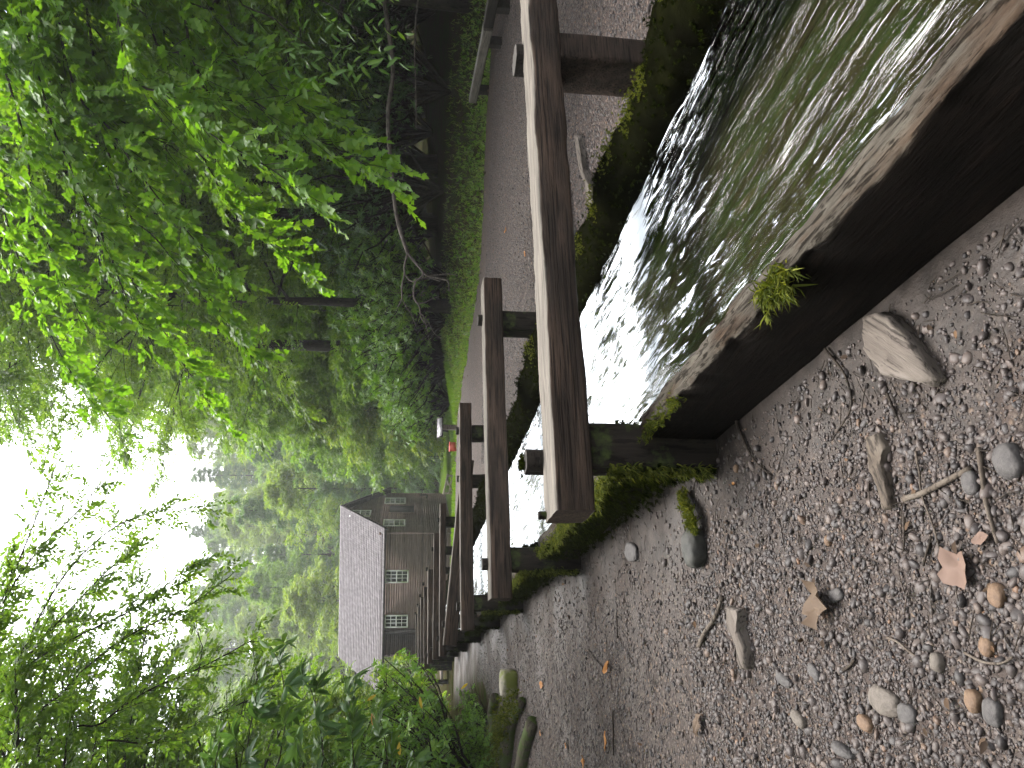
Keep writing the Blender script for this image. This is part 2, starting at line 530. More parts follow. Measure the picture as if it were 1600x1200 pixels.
def ground_mat(name, kind):
    m, nt, out = new_mat(name)
    v = coords(nt)
    if kind == 'gravel':
        big = noise(nt, v, 0.9, 5, 0.6)
        mid = noise(nt, v, 9, 6, 0.7)
        vo = N(nt, 'ShaderNodeTexVoronoi', Scale=42.0)
        nt.links.new(v, vo.inputs['Vector'])
        cellc = nt.nodes.new('ShaderNodeSeparateColor')
        nt.links.new(vo.outputs['Color'], cellc.inputs[0])
        pe = ramp(nt, cellc.outputs[0], [(0, (0.0238, 0.0198, 0.0173)), (0.5, (0.0556, 0.0449, 0.0379)), (0.9, (0.0954, 0.0743, 0.0594)), (1, (0.1112, 0.0708, 0.0449))])
        gap = ramp(nt, vo.outputs['Distance'], [(0.25, (1, 1, 1)), (0.55, (0, 0, 0))])
        mud = ramp(nt, mid, [(0.3, (0.0238, 0.0177, 0.0138)), (0.55, (0.0457, 0.0343, 0.0266)), (0.75, (0.0656, 0.0496, 0.0385))])
        col = mixc(nt, math_n(nt, 'MULTIPLY', gap, 0.75), mud, pe)
        col = mixc(nt, ramp(nt, big, [(0.4, (0, 0, 0)), (0.65, (0.2384, 0.2124, 0.1925))]), col, mud)
        h = math_n(nt, 'ADD', math_n(nt, 'MULTIPLY', gap, 0.5), mid)
        r = ramp(nt, big, [(0.35, (0.1787, 0.1593, 0.1443)), (0.6, (0.3179, 0.2832, 0.2567))])
        finish(nt, out, col, r, bump(nt, h, 0.8, 0.012), 0.35)
    elif kind == 'path':
        mid = noise(nt, v, 14, 6, 0.7)
        vo = N(nt, 'ShaderNodeTexVoronoi', Scale=34.0)
        nt.links.new(v, vo.inputs['Vector'])
        cellc = nt.nodes.new('ShaderNodeSeparateColor')
        nt.links.new(vo.outputs['Color'], cellc.inputs[0])
        pe = ramp(nt, cellc.outputs[0], [(0, (0.0169, 0.0129, 0.0116)), (0.4, (0.0511, 0.0375, 0.0330)), (0.8, (0.0963, 0.0708, 0.0613)), (0.95, (0.1445, 0.1100, 0.0923)), (1, (0.1204, 0.0697, 0.0413))])
        gap = ramp(nt, vo.outputs['Distance'], [(0.25, (1, 1, 1)), (0.6, (0, 0, 0))])
        col = mixc(nt, gap, (0.0271, 0.0193, 0.0161), pe)
        col = mixc(nt, ramp(nt, noise(nt, v, 0.9, 6, 0.7), [(0.42, (0, 0, 0)), (0.7, (0.4514, 0.4022, 0.3646))]), col, (0.0451, 0.0285, 0.0209))
        finish(nt, out, col, 0.85, bump(nt, math_n(nt, 'ADD', gap, mid), 0.9, 0.015), 0.2)
    else:
        n1 = noise(nt, v, 2.2, 6, 0.7)
        n2 = noise(nt, v, 22, 4, 0.7)
        litter = ramp(nt, n2, [(0.3, (0.0087, 0.0060, 0.0039)), (0.5, (0.0199, 0.0134, 0.0084)), (0.7, (0.0398, 0.0265, 0.0161))])
        green = ramp(nt, n2, [(0.3, (0.0079, 0.0142, 0.0032)), (0.6, (0.0199, 0.0318, 0.0057))])
        gr = ramp(nt, n1, [(0.45, (0, 0, 0)), (0.6, (1, 1, 1))])
        floor_c = mixc(nt, gr, litter, green)
        # gravel where people walk (real ground cover, kept as a mesh attribute)
        mid = noise(nt, v, 9, 6, 0.7)
        vo = N(nt, 'ShaderNodeTexVoronoi', Scale=44.0)
        nt.links.new(v, vo.inputs['Vector'])
        cellc = nt.nodes.new('ShaderNodeSeparateColor')
        nt.links.new(vo.outputs['Color'], cellc.inputs[0])
        pe = ramp(nt, cellc.outputs[0], [(0, (0.0238, 0.0198, 0.0173)), (0.5, (0.0556, 0.0449, 0.0379)), (0.9, (0.0954, 0.0743, 0.0594)), (1, (0.1112, 0.0708, 0.0449))])
        gap = ramp(nt, vo.outputs['Distance'], [(0.25, (1, 1, 1)), (0.55, (0, 0, 0))])
        mud = ramp(nt, mid, [(0.3, (0.0144, 0.0099, 0.0080)), (0.55, (0.0289, 0.0201, 0.0165)), (0.75, (0.0451, 0.0322, 0.0267))])
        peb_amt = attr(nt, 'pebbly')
        damp_shade = ramp(nt, math_n(nt, 'ADD', peb_amt, math_n(nt, 'MULTIPLY', math_n(nt, 'SUBTRACT', n1, 0.5), 0.9)), [(0.15, (1, 1, 1)), (0.75, (0, 0, 0))])  # damp mud along the flume wall, darkened further to paint in its shadow
        shade_mud = ramp(nt, mid, [(0.3, (0.0088, 0.0067, 0.0053)), (0.5, (0.0185, 0.0139, 0.0115)), (0.72, (0.0352, 0.0269, 0.0221))])
        mud = mixc(nt, damp_shade, mud, shade_mud)
        gcol = mixc(nt, math_n(nt, 'MULTIPLY', gap, peb_amt), mud, pe)
        lawn_c = ramp(nt, n2, [(0.3, (0.0238, 0.0460, 0.0045)), (0.7, (0.0437, 0.0708, 0.0064))])
        col = mixc(nt, attr(nt, 'gravel'), floor_c, gcol)
        col = mixc(nt, attr(nt, 'lawn'), col, lawn_c)
        wet = ramp(nt, noise(nt, v, 1.1, 4, 0.6), [(0.38, (0.58, 0.58, 0.58)), (0.62, (0.9, 0.9, 0.9))])
        h = math_n(nt, 'ADD', math_n(nt, 'MULTIPLY', math_n(nt, 'MULTIPLY', gap, peb_amt), 0.5), math_n(nt, 'MULTIPLY', mid, 1.2))
        pr = finish(nt, out, col, wet, bump(nt, h, 0.8, 0.015), 0.3)
        nt.links.new(math_n(nt, 'MULTIPLY', attr(nt, 'gravel'), 0.2), pr.inputs['Specular IOR Level'])
    return m


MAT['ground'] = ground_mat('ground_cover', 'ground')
MAT['path'] = ground_mat('path_gravel', 'path')

# ------------------------------------------------------------------ terrain
PATH_EDGE = np.array([[16, 9.0], [11.5, 12.6], [9, 14.4], [7.1, 15.6], [5.5, 16.5], [2.6, 17.3], [0.84, 20.4], [-0.2, 23.0], [-2.2, 30], [-3.6, 38], [-4.4, 46], [-3, 56], [3, 70], [8, 130], [8, 520]])
LEFT_EDGE = np.array([[-5.6, 3.0], [-5.4, 8.0], [-5.2, 11.0], [-5.3, 12.8], [-5.35, 14.6], [-6.4, 17.2], [-8.3, 21], [-10.7, 27], [-14.4, 36]])


def edge_dist(X, Y, line):
    """signed-ish distance to polyline, positive on its right side walking from first to last reversed"""
    best = np.full(X.shape, 1e9)
    sgn = np.ones(X.shape)
    for (x0, y0), (x1, y1) in zip(line[:-1], line[1:]):
        dx, dy = x1 - x0, y1 - y0
        L2 = dx * dx + dy * dy
        t = np.clip(((X - x0) * dx + (Y - y0) * dy) / L2, 0, 1)
        d = np.hypot(X - x0 - t * dx, Y - y0 - t * dy)
        c = dx * (Y - y0) - dy * (X - x0)
        upd = d < best
        best = np.where(upd, d, best)
        sgn = np.where(upd, np.sign(c), sgn)
    return best * sgn


def sstep(a, b, x):
    t = np.clip((x - a) / (b - a), 0, 1)
    return t * t * (3 - 2 * t)


def terrain(X, Y):
    X = np.asarray(X, float)
    Y = np.asarray(Y, float)
    z = -1.1 * sstep(22, 43, Y)
    # the wooded bank to the right of the path
    d = -edge_dist(X, Y, PATH_EDGE)
    d = np.maximum(d, 0)
    z = z + 0.75 * sstep(0.2, 4.5, d) + 0.10 * np.clip(d - 4.5, 0, 60)
    # the hill behind the mill
    z = z + 30 * sstep(68, 175, Y + 0.12 * X) + 12 * sstep(150, 330, Y)
    z = z + 14 * sstep(25, 110, -X)
    P = np.stack([X.ravel(), Y.ravel(), np.zeros(X.size)], 1)
    z = z + (0.02 * vnoise(P, 0.7, 3, 2) + 0.006 * vnoise(P, 4.0, 4, 2)).reshape(X.shape)
    return z


def gz(x, y):
    return float(terrain(np.array([x]), np.array([y]))[0])


def warp(n, lo, hi, core):
    """grid lines dense near zero"""
    a = np.linspace(-1, 1, n)
    k = 5.2
    w = np.sinh(k * a) / math.sinh(k)
    w = np.where(w < 0, w * -lo, w * hi)
    return w


gx = warp(361, -420, 420, 0)
gy = warp(361, -300, 520, 0) + 3.0
GX, GY = np.meshgrid(gx, gy, indexing='ij')
GZ = terrain(GX, GY)
n0, n1 = GX.shape
V = np.stack([GX.ravel(), GY.ravel(), GZ.ravel()], 1)
# sink the ground a little under the flume bed
S_ = V @ FN
T_ = V @ FD
V[:, 2] -= 0.1 * ((S_ > 1.3) & (S_ < 2.7) & (T_ < 44))
ii = (np.arange(n0 - 1)[:, None] * n1 + np.arange(n1 - 1)[None, :]).ravel()
Q = np.stack([ii, ii + n1, ii + n1 + 1, ii + 1], 1)
nz = vnoise(V, 1.3, 9, 3) * 0.5
ld = -edge_dist(V[:, 0], V[:, 1], LEFT_EDGE)
left_g = sstep(-0.4, 0.2, ld + nz * 0.6) * (V[:, 1] < 24)
right_d = edge_dist(V[:, 0], V[:, 1], PATH_EDGE)
right_g = sstep(-0.3, 0.2, right_d + nz * 0.4) * (S_ > 2.5) * (V[:, 1] < 46)
left_g = left_g * (S_ < 2.6)
grv = np.clip(left_g + right_g, 0, 1)
near = np.hypot(V[:, 0], V[:, 1])
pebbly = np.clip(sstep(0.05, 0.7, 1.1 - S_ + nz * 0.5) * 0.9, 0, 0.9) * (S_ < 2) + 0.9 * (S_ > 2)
lawn = ((V[:, 1] > 30) & (V[:, 1] < 62) & (right_d > -1) & (S_ > 3.5)).astype(float)
lawn = np.maximum(lawn, sstep(36, 39, V[:, 1]) * (V[:, 1] < 66) * (np.abs(V[:, 0] + 6) < 9))
grv = grv * (1 - lawn)
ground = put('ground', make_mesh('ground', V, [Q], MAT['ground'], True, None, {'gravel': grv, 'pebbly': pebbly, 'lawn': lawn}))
tag(ground, kind='structure')

# the gravel path to the right of the flume, a thin sheet laid over the ground
rows = []
YS = np.concatenate([np.arange(-3, 24, 0.12), np.arange(24, 44, 0.4)])
pe = PATH_EDGE[::-1]
NC = 70
Vp = []
for Y in YS:
    # left limit at s = 3.1, right limit at the path edge
    xl = (3.15 - Y * math.sin(FA)) / math.cos(FA)
    xl = max(xl, np.interp(Y, [23, 30, 38, 44], [-6.2, -5.6, -6.0, -6.6])) if Y > 20 else xl
    order = np.argsort(PATH_EDGE[:, 1])
    xr = np.interp(Y, PATH_EDGE[order, 1], PATH_EDGE[order, 0])
    xr += 0.25 * vnoise(np.array([[Y, 0, 0]]), 1.1, 31, 3)[0]
    Vp.append(np.stack([np.linspace(xl, xr, NC), np.full(NC, Y)], 1))
Vp = np.concatenate(Vp)
zp = terrain(Vp[:, 0], Vp[:, 1]) + 0.012
V = np.column_stack([Vp, zp])
k = len(YS)
ii = (np.arange(k - 1)[:, None] * NC + np.arange(NC - 1)[None, :]).ravel()
Q = np.stack([ii, ii + 1, ii + NC + 1, ii + NC], 1)
tag(put('gravel_path', make_mesh('gravel_path', V, [Q], MAT['path'])), kind='structure')


# ------------------------------------------------------------------ lofted timbers
def loft(L, w, h, axis='x', nst=60, seed=0, amp=0.004, round_=0.012, rag=0.0, taper=0.0):
    """timber of length L along an axis, rounded section w x h, with a worn surface; returns V, quads, end ngons"""
    m = 7
    pts = []
    c = round_
    hw, hh = w / 2, h / 2

    def side(a, b, n):
        return [(a[0] + (b[0] - a[0]) * i / n, a[1] + (b[1] - a[1]) * i / n) for i in range(n)]
    corners = [(hw - c, -hh), (hw, -hh + c), (hw, hh - c), (hw - c, hh), (-hw + c, hh), (-hw, hh - c), (-hw, -hh + c), (-hw + c, -hh)]
    for i in range(8):
        a, b = corners[i], corners[(i + 1) % 8]
        pts += side(a, b, 2 if i % 2 == 0 else m)
    S = np.array(pts)
    ns = len(S)
    xs = np.linspace(-L / 2, L / 2, nst)
    V = np.zeros((nst, ns, 3))
    V[:, :, 0] = xs[:, None]
    sc = 1 - taper * np.linspace(0, 1, nst)
    V[:, :, 1] = S[None, :, 0] * sc[:, None]
    V[:, :, 2] = S[None, :, 1] * sc[:, None]
    V = V.reshape(-1, 3)
    nr = np.column_stack([np.zeros(len(V)), V[:, 1] / hw, V[:, 2] / hh])
    d = amp * vnoise(V * np.array([1.0, 6, 6]), 3.0, seed, 3)
    d += amp * 0.6 * vnoise(V * np.array([1.5, 40, 40]), 1.0, seed + 5, 2)
    corner = np.clip((np.abs(nr[:, 1]) * np.abs(nr[:, 2])) - 0.55, 0, 1)
    d -= rag * corner * np.clip(vnoise(V, np.array([5.0, 1, 1]), seed + 9, 3) + 0.25, 0, 1)
    V += nr * d[:, None]
    # bow of the whole piece
    V[:, 2] += 0.012 * L / 3 * np.sin(V[:, 0] / L * 2.1 + seed) * 0.5
    V[:, 1] += 0.010 * L / 3 * np.cos(V[:, 0] / L * 2.7 + seed) * 0.5
    i = np.arange(nst - 1)[:, None] * ns
    j = np.arange(ns)[None, :]
    j2 = (j + 1) % ns
    Q = np.stack([i + j, i + j2, i + ns + j2, i + ns + j], -1).reshape(-1, 4)
    # caps: an inner ring then an ngon
    capV, capP, n = [], [], len(V)
    for st, flip in ((0, True), (nst - 1, False)):
        ring = V[st * ns:(st + 1) * ns].copy()
        ring[:, 0] += 0.003 * vnoise(ring * 60, 1, seed + 3, 2)
        capV.append(ring)
        idx = np.arange(ns) + n
        capP.append(idx[::-1] if flip else idx)
        n += ns
    V = np.concatenate([V] + capV)
    if axis == 'z':
        V = V[:, [1, 2, 0]]
    elif axis == 'y':
        V = V[:, [2, 0, 1]]
        V = V[:, [1, 1, 1]] * 0 + np.column_stack([V[:, 2], V[:, 1], V[:, 0]])
    return V, Q, np.array(capP)


def timber(name, L, w, h, mat, parent=None, loc=(0, 0, 0), rot=(0, 0, 0), seed=0, **kw):
    V, Q, C = loft(L, w, h, 'x', seed=seed, **kw)
    o = put(name, make_mesh(name, V, [Q, C], mat), parent)
    o.location = loc
    o.rotation_euler = rot
    return o


def vpost(name, H, w, d, mat, parent, loc, seed=0, **kw):
    """upright post standing on loc"""
    V, Q, C = loft(H, w, d, 'x', seed=seed, **kw)
    V = np.column_stack([V[:, 1], V[:, 2], V[:, 0] + H / 2])
    o = put(name, make_mesh(name, V, [Q, C], mat), parent)
    o.location = loc
    return o


def blades(P, Nrm, n, L, W, seed, spread=0.7, droop=0.0, two=True):
    """n little pointed leaves growing from points P with normals Nrm; returns V, tris, var"""
    rng = np.random.default_rng(seed)
    k = rng.integers(0, len(P), n)
    o = P[k]
    d = Nrm[k] + rng.normal(0, spread, (n, 3)) * np.array([1, 1, 0.8])
    d[:, 2] -= droop
    d /= np.linalg.norm(d, axis=1, keepdims=True)
    s = np.cross(d, rng.normal(0, 1, (n, 3)))
    s /= np.linalg.norm(s, axis=1, keepdims=True)
    ln = L * rng.uniform(0.5, 1.3, n)[:, None]
    wd = W * rng.uniform(0.6, 1.3, n)[:, None]
    b = np.cross(s, d) * ln * 0.15
    a0 = o - s * wd * 0.5
    a1 = o + s * wd * 0.5
    m0 = o + d * ln * 0.55 - s * wd * 0.42 + b
    m1 = o + d * ln * 0.55 + s * wd * 0.42 + b
    t = o + d * ln + np.array([0, 0, -1]) * ln * droop * 0.3
    V = np.stack([a0, a1, m1, m0, t], 1).reshape(-1, 3)
    i = np.arange(n) * 5
    Q = np.stack([i, i + 1, i + 2, i + 3], 1)
    T = np.stack([i + 3, i + 2, i + 4], 1)
    var = np.repeat(rng.uniform(0, 1, n), 5)
    return V, Q, T, var


def blade_obj(name, P, Nrm, n, L, W, seed, mat, parent=None, **kw):
    V, Q, T, var = blades(np.asarray(P, float), np.asarray(Nrm, float), n, L, W, seed, **kw)
    return put(name, make_mesh(name, V, [Q, T], mat, True, var), parent)


# ------------------------------------------------------------------ the flume (millrace): walls, bed, moss
flume = empty('flume', (0, 0, 0), FA)
tag(flume, 'old mossy wooden flume carrying the mill water between plank walls', 'flume')


def flume_plank(name, s0, s1, t0, t1, z0, z1, seed, mat, nst, amp, rag):
    L = t1 - t0
    V, Q, C = loft(L, s1 - s0, z1 - z0, 'x', nst=nst, seed=seed, amp=amp, rag=rag, round_=0.012)
    V = np.column_stack([-V[:, 1], V[:, 0], V[:, 2]])      # along local y
    V = V + np.array([(s0 + s1) / 2, (t0 + t1) / 2, (z0 + z1) / 2])
    topk = np.clip((V[:, 2] - (z1 - 0.04)) / 0.03, 0, 1)
    fine = vnoise(V, np.array([70, 7, 1]), seed + 60, 3)
    V[:, 2] += topk * (0.011 * fine - 0.020 * np.clip(vnoise(V, np.array([30, 3.0, 1]), seed + 61, 3) - 0.12, 0, 1))
    out_ = np.clip(((s0 + s1) / 2 - V[:, 0]) / ((s1 - s0) / 2), 0, 1)
    chip = np.clip(vnoise(V, np.array([2, 3.2, 9]), seed + 62, 4) - 0.02, 0, 1) * np.clip((V[:, 2] - (z1 - 0.12)) / 0.1, 0, 1) * out_
    V[:, 0] += 0.085 * chip
    V[:, 2] -= 0.05 * chip
    return put(name, make_mesh(name, V, [Q, C], mat), flume)


TF = [3.45, 6.65, 10.1, 13.0, 16.2, 19.6, 23.0, 26.2, 29.5, 32.8, 36.4, 40.0]
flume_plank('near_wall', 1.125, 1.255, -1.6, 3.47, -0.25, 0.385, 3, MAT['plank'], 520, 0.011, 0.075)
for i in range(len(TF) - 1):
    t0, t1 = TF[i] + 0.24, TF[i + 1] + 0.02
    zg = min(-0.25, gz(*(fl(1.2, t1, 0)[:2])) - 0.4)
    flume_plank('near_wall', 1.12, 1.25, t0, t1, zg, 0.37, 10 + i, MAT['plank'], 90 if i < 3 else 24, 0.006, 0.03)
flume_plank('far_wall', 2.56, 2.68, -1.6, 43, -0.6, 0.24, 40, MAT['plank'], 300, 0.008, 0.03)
b = MB()
b.box((1.9, 20.5, 0.02), (1.5, 45, 0.04))
m, nt, out = new_mat('flume_bed')
v = coords(nt, (3.0, 0.7, 3.0))
bn = noise(nt, v, 2.4, 6, 0.65)
finish(nt, out, ramp(nt, bn, [(0.3, (0.012, 0.009, 0.005)), (0.45, (0.032, 0.024, 0.012)), (0.58, (0.024, 0.036, 0.010)), (0.75, (0.075, 0.052, 0.026))]), 0.8, bump(nt, bn, 0.6, 0.03), 0.2)
b.build('bed', m, flume, smooth=False)

# moss-grown bank against the far wall
tt = np.linspace(-1.6, 43, 500)
prof = np.array([[2.50, 0.16], [2.48, 0.28], [2.50, 0.385], [2.58, 0.425], [2.72, 0.445], [2.85, 0.42], [2.98, 0.34], [3.1, 0.22], [3.2, 0.10], [3.3, 0.0], [3.45, -0.12]])
prof = np.concatenate([smooth_path(np.column_stack([prof, np.zeros(len(prof))]), 3)[:, :2]])
npf = len(prof)
V = np.zeros((len(tt), npf, 3))
V[:, :, 0] = prof[None, :, 0]
V[:, :, 1] = tt[:, None]
V[:, :, 2] = prof[None, :, 1]
V = V.reshape(-1, 3)
hgt = np.clip(V[:, 2], 0, 0.44) / 0.44
bn_ = vnoise(V, np.array([3.0, 1.6, 3.0]), 51, 3)
V[:, 2] += hgt * (0.09 * bn_ + 0.03 * vnoise(V, np.array([9.0, 9.0, 9.0]), 57, 2) + 0.05 * vnoise(V, np.array([0.5, 0.7, 0.5]), 52))
V[:, 0] += 0.05 * vnoise(V + 9, np.array([2.0, 2.2, 5.0]), 53, 3) * (V[:, 0] > 2.6)
wpos = V @ np.array([[math.cos(FA), math.sin(FA), 0], [-math.sin(FA), math.cos(FA), 0], [0, 0, 1]])
V[:, 2] += np.where(V[:, 0] > 3.0, terrain(wpos[:, 0], wpos[:, 1]) * np.clip((V[:, 0] - 3.0) / 0.3, 0, 1), 0)
ii = (np.arange(len(tt) - 1)[:, None] * npf + np.arange(npf - 1)[None, :]).ravel()
Q = np.stack([ii, ii + 1, ii + npf + 1, ii + npf], 1)
m, nt, out = new_mat('mossy_earth')
v = coords(nt)
mn = noise(nt, v, 7, 6, 0.7)
finish(nt, out, ramp(nt, mn, [(0.3, (0.0012, 0.0010, 0.0006)), (0.5, (0.0022, 0.0024, 0.0009)), (0.72, (0.0050, 0.0052, 0.0016))]), 0.95, bump(nt, mn, 0.8, 0.03), 0.0)
MAT['moss_earth'] = m
bank = put('mossy_bank', make_mesh('mossy_bank', V, [Q], m), flume)
bankV = V.copy()
sel = (bankV[:, 1] < 12) & (bankV[:, 0] < 3.25)
nrm = np.tile(np.array([-0.35, 0, 0.9]), (sel.sum(), 1))
nrm[bankV[sel][:, 0] < 2.56] = (-0.9, 0, 0.3)
jit = np.random.default_rng(4).normal(0, 0.03, (sel.sum(), 3)) * np.array([0.3, 1, 0.3])
dense = np.concatenate([bankV[sel] + jit * k for k in (0.3, 1, 2)])
dn = np.concatenate([nrm] * 3)
rng_m = np.random.default_rng(44)
mk_ = vnoise(dense, np.array([5.0, 4.0, 5.0]), 58, 3) + 0.35 * rng_m.uniform(-1, 1, len(dense)) > -0.05
dense, dn = dense[mk_], dn[mk_]
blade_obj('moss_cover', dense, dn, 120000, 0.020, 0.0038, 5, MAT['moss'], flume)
# bright moss clumps along the crest
rng = np.random.default_rng(8)
cl, cn = [], []
for tc_, sc_, r_ in [(2.75, 2.66, .10), (3.0, 2.70, .12), (3.35, 2.74, .14), (3.7, 2.66, .10), (4.3, 2.68, .13), (4.8, 2.70, .16), (5.3, 2.68, .2), (2.2, 2.72, .14), (5.9, 2.7, .15), (1.7, 2.8, .12)]:
    d2 = np.hypot(bankV[:, 1] - tc_, (bankV[:, 0] - sc_) * 1.4)
    k = np.where(d2 < r_)[0]
    if len(k):
        kk = rng.choice(k, 160)
        cl.append(bankV[kk] + rng.normal(0, 0.02, (160, 3)))
        cn.append(np.tile([-0.25, 0, 1.0], (160, 1)))
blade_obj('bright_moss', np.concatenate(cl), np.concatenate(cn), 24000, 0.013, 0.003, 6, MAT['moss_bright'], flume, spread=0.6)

# moss and ferns hanging on the outside of the near wall
P, Nn = [], []
for t0, t1, top, bot in ((3.75, 6.55, 0.38, 0.0), (6.9, 10.0, 0.36, 0.02), (10.3, 16, 0.34, 0.05)):
    n = 900
    t = rng.uniform(t0, t1, n)
    z = bot + (top - bot) * rng.uniform(0, 1, n) ** 0.6
    bul = 0.05 + 0.09 * np.clip(vnoise(np.column_stack([t, z * 2, t * 0]), 2.2, 61, 2) + 0.3, 0, 1)
    P.append(np.column_stack([1.12 - bul * rng.uniform(0.0, 1, n), t, z]))
    Nn.append(np.tile([-0.8, -0.2, 0.15], (n, 1)))
P, Nn = np.concatenate(P), np.concatenate(Nn)
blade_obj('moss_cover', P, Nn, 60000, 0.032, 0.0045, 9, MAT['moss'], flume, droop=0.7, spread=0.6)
# the bright fringe on top of that wall
t = rng.uniform(3.75, 6.5, 700)
edge = np.column_stack([1.10 + rng.normal(0, 0.035, 700), t, 0.375 + 0.03 * np.sin(t * 5) + rng.normal(0, 0.012, 700)])
t = rng.uniform(6.9, 9.9, 400)
edge = np.concatenate([edge, np.column_stack([1.10 + rng.normal(0, 0.03, 400), t, 0.36 + rng.normal(0, 0.012, 400)])])
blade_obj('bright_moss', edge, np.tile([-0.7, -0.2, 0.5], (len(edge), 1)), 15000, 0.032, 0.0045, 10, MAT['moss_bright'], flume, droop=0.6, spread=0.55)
# small moss strip where the nearest plank ends
t = rng.uniform(2.9, 3.5, 160)
edge = np.column_stack([1.13 + rng.normal(0, 0.02, 160), t, 0.375 + rng.normal(0, 0.012, 160)])
blade_obj('bright_moss', edge, np.tile([-0.4, -0.3, 0.8], (160, 1)), 1100, 0.022, 0.005, 11, MAT['moss_bright'], flume)

# tuft of moss fern on the near wall's rim
c = at_z(1212, 452, 0.385)
tp = rng.normal(0, 1, (120, 3)) * np.array([0.022, 0.05, 0.012])
R22 = np.array([[math.cos(FA), -math.sin(FA), 0], [math.sin(FA), math.cos(FA), 0], [0, 0, 1]])
tuft = blade_obj('moss_tuft', tp, np.tile([-0.7, -0.1, 0.55], (120, 1)), 900, 0.055, 0.006, 12, MAT['moss_bright'], spread=0.5, droop=0.35)
tuft.location = c + FN * 0.02
tuft.rotation_euler = (0, 0, FA)
tag(tuft, 'bright yellow green moss tuft on the rim of the nearest flume plank', 'moss')

# ------------------------------------------------------------------ water in the flume
def water_sheet(t0, t1, dt, ds):
    t = np.arange(t0, t1 + 1e-6, dt)
    s = np.arange(1.24, 2.60, ds)
    Sg, Tg = np.meshgrid(s, t, indexing='ij')
    P = np.column_stack([Sg.ravel(), Tg.ravel(), np.zeros(Sg.size)])
    z = 0.30 + 0.010 * vnoise(P + np.array([0.25 * vnoise(P, 1.5, 75)]).T * np.array([[1, 0, 0]]), np.array([11, 1.3, 1]), 71, 3)
    z += 0.009 * vnoise(P, np.array([4.0, 3.0, 1]), 72, 2) * (1 + 0.6 * np.sin(P[:, 1] * 2.1))
    z += 0.0035 * vnoise(P, np.array([36, 4.0, 1]), 73, 2)
    # waves off the two walls crossing down the channel
    for sgn, sw in ((1, 1.24), (-1, 2.6)):
        ph = (P[:, 0] - sw) * sgn * 16 - P[:, 1] * 6.5
        z += 0.004 * np.sin(ph + 2.5 * vnoise(P, np.array([2, 1.2, 1]), 74)) * np.exp(-np.abs(P[:, 0] - sw) * 1.5)
    # riffles, stronger beyond the first beam
    ch = sstep(2.2, 4.5, P[:, 1])
    z += 0.014 * ch * np.maximum(vnoise(P, np.array([10, 7.0, 1]), 77, 3), -0.2)
    P[:, 2] = z
    a, bq = len(s), len(t)
    ii = (np.arange(a - 1)[:, None] * bq + np.arange(bq - 1)[None, :]).ravel()
    return P, np.stack([ii, ii + bq, ii + bq + 1, ii + 1], 1)


m, nt, out = new_mat('running_water')
v = coords(nt, (1, 0.13, 1))
n1 = noise(nt, v, 52, 4, 0.6, 0.6)
n2 = noise(nt, v, 14, 3, 0.6, 0.4)
bm = bump(nt, math_n(nt, 'ADD', math_n(nt, 'MULTIPLY', n1, 0.35), n2), 0.7, 0.02)
fr = N(nt, 'ShaderNodeFresnel', IOR=1.36)
nt.links.new(bm, fr.inputs['Normal'])
gl = N(nt, 'ShaderNodeBsdfGlossy', Roughness=0.06, Color=(1, 1, 1, 1))
nt.links.new(bm, gl.inputs['Normal'])
tr = N(nt, 'ShaderNodeBsdfTransparent', Color=(0.72, 0.75, 0.63, 1))
mx = nt.nodes.new('ShaderNodeMixShader')
nt.links.new(fr.outputs[0], mx.inputs[0])
nt.links.new(tr.outputs[0], mx.inputs[1])
nt.links.new(gl.outputs[0], mx.inputs[2])
# pale streaks painted on the water for sky glare, with some broken foam
fo = noise(nt, coords(nt, (1, 0.14, 1)), 26, 6, 0.75, 0.8)
fo2 = noise(nt, coords(nt, (1, 0.5, 1)), 2.6, 3, 0.6)
fsel = math_n(nt, 'ADD', fo, math_n(nt, 'MULTIPLY', math_n(nt, 'SUBTRACT', fo2, 0.5), 0.55))
fk = ramp(nt, math_n(nt, 'ADD', fsel, math_n(nt, 'MULTIPLY', attr(nt, 'glare_foam'), 0.14)), [(0.62, (0, 0, 0)), (0.74, (1, 1, 1))])
fd = N(nt, 'ShaderNodeBsdfDiffuse', Color=(0.75, 0.8, 0.86, 1))
mx2 = nt.nodes.new('ShaderNodeMixShader')
nt.links.new(math_n(nt, 'MULTIPLY', fk, 0.8), mx2.inputs[0])
nt.links.new(mx.outputs[0], mx2.inputs[1])
nt.links.new(fd.outputs[0], mx2.inputs[2])
nt.links.new(mx2.outputs[0], out.inputs[0])
MAT['water'] = m
P1, Q1 = water_sheet(-1.6, 10.0, 0.018, 0.017)
P2, Q2 = water_sheet(10.0, 43.0, 0.07, 0.05)
P = np.concatenate([P1, P2])
glare_foam = sstep(1.8, 4.4, P[:, 1]) * 1.5 - 0.35 * (1 - sstep(1.2, 3.0, P[:, 1]))
w_o = put('water', make_mesh('water', P, [np.concatenate([Q1, Q2 + len(P1)])], m, True, None, {'glare_foam': glare_foam}))
w_o.rotation_euler = (0, 0, FA)
tag(w_o, kind='structure')

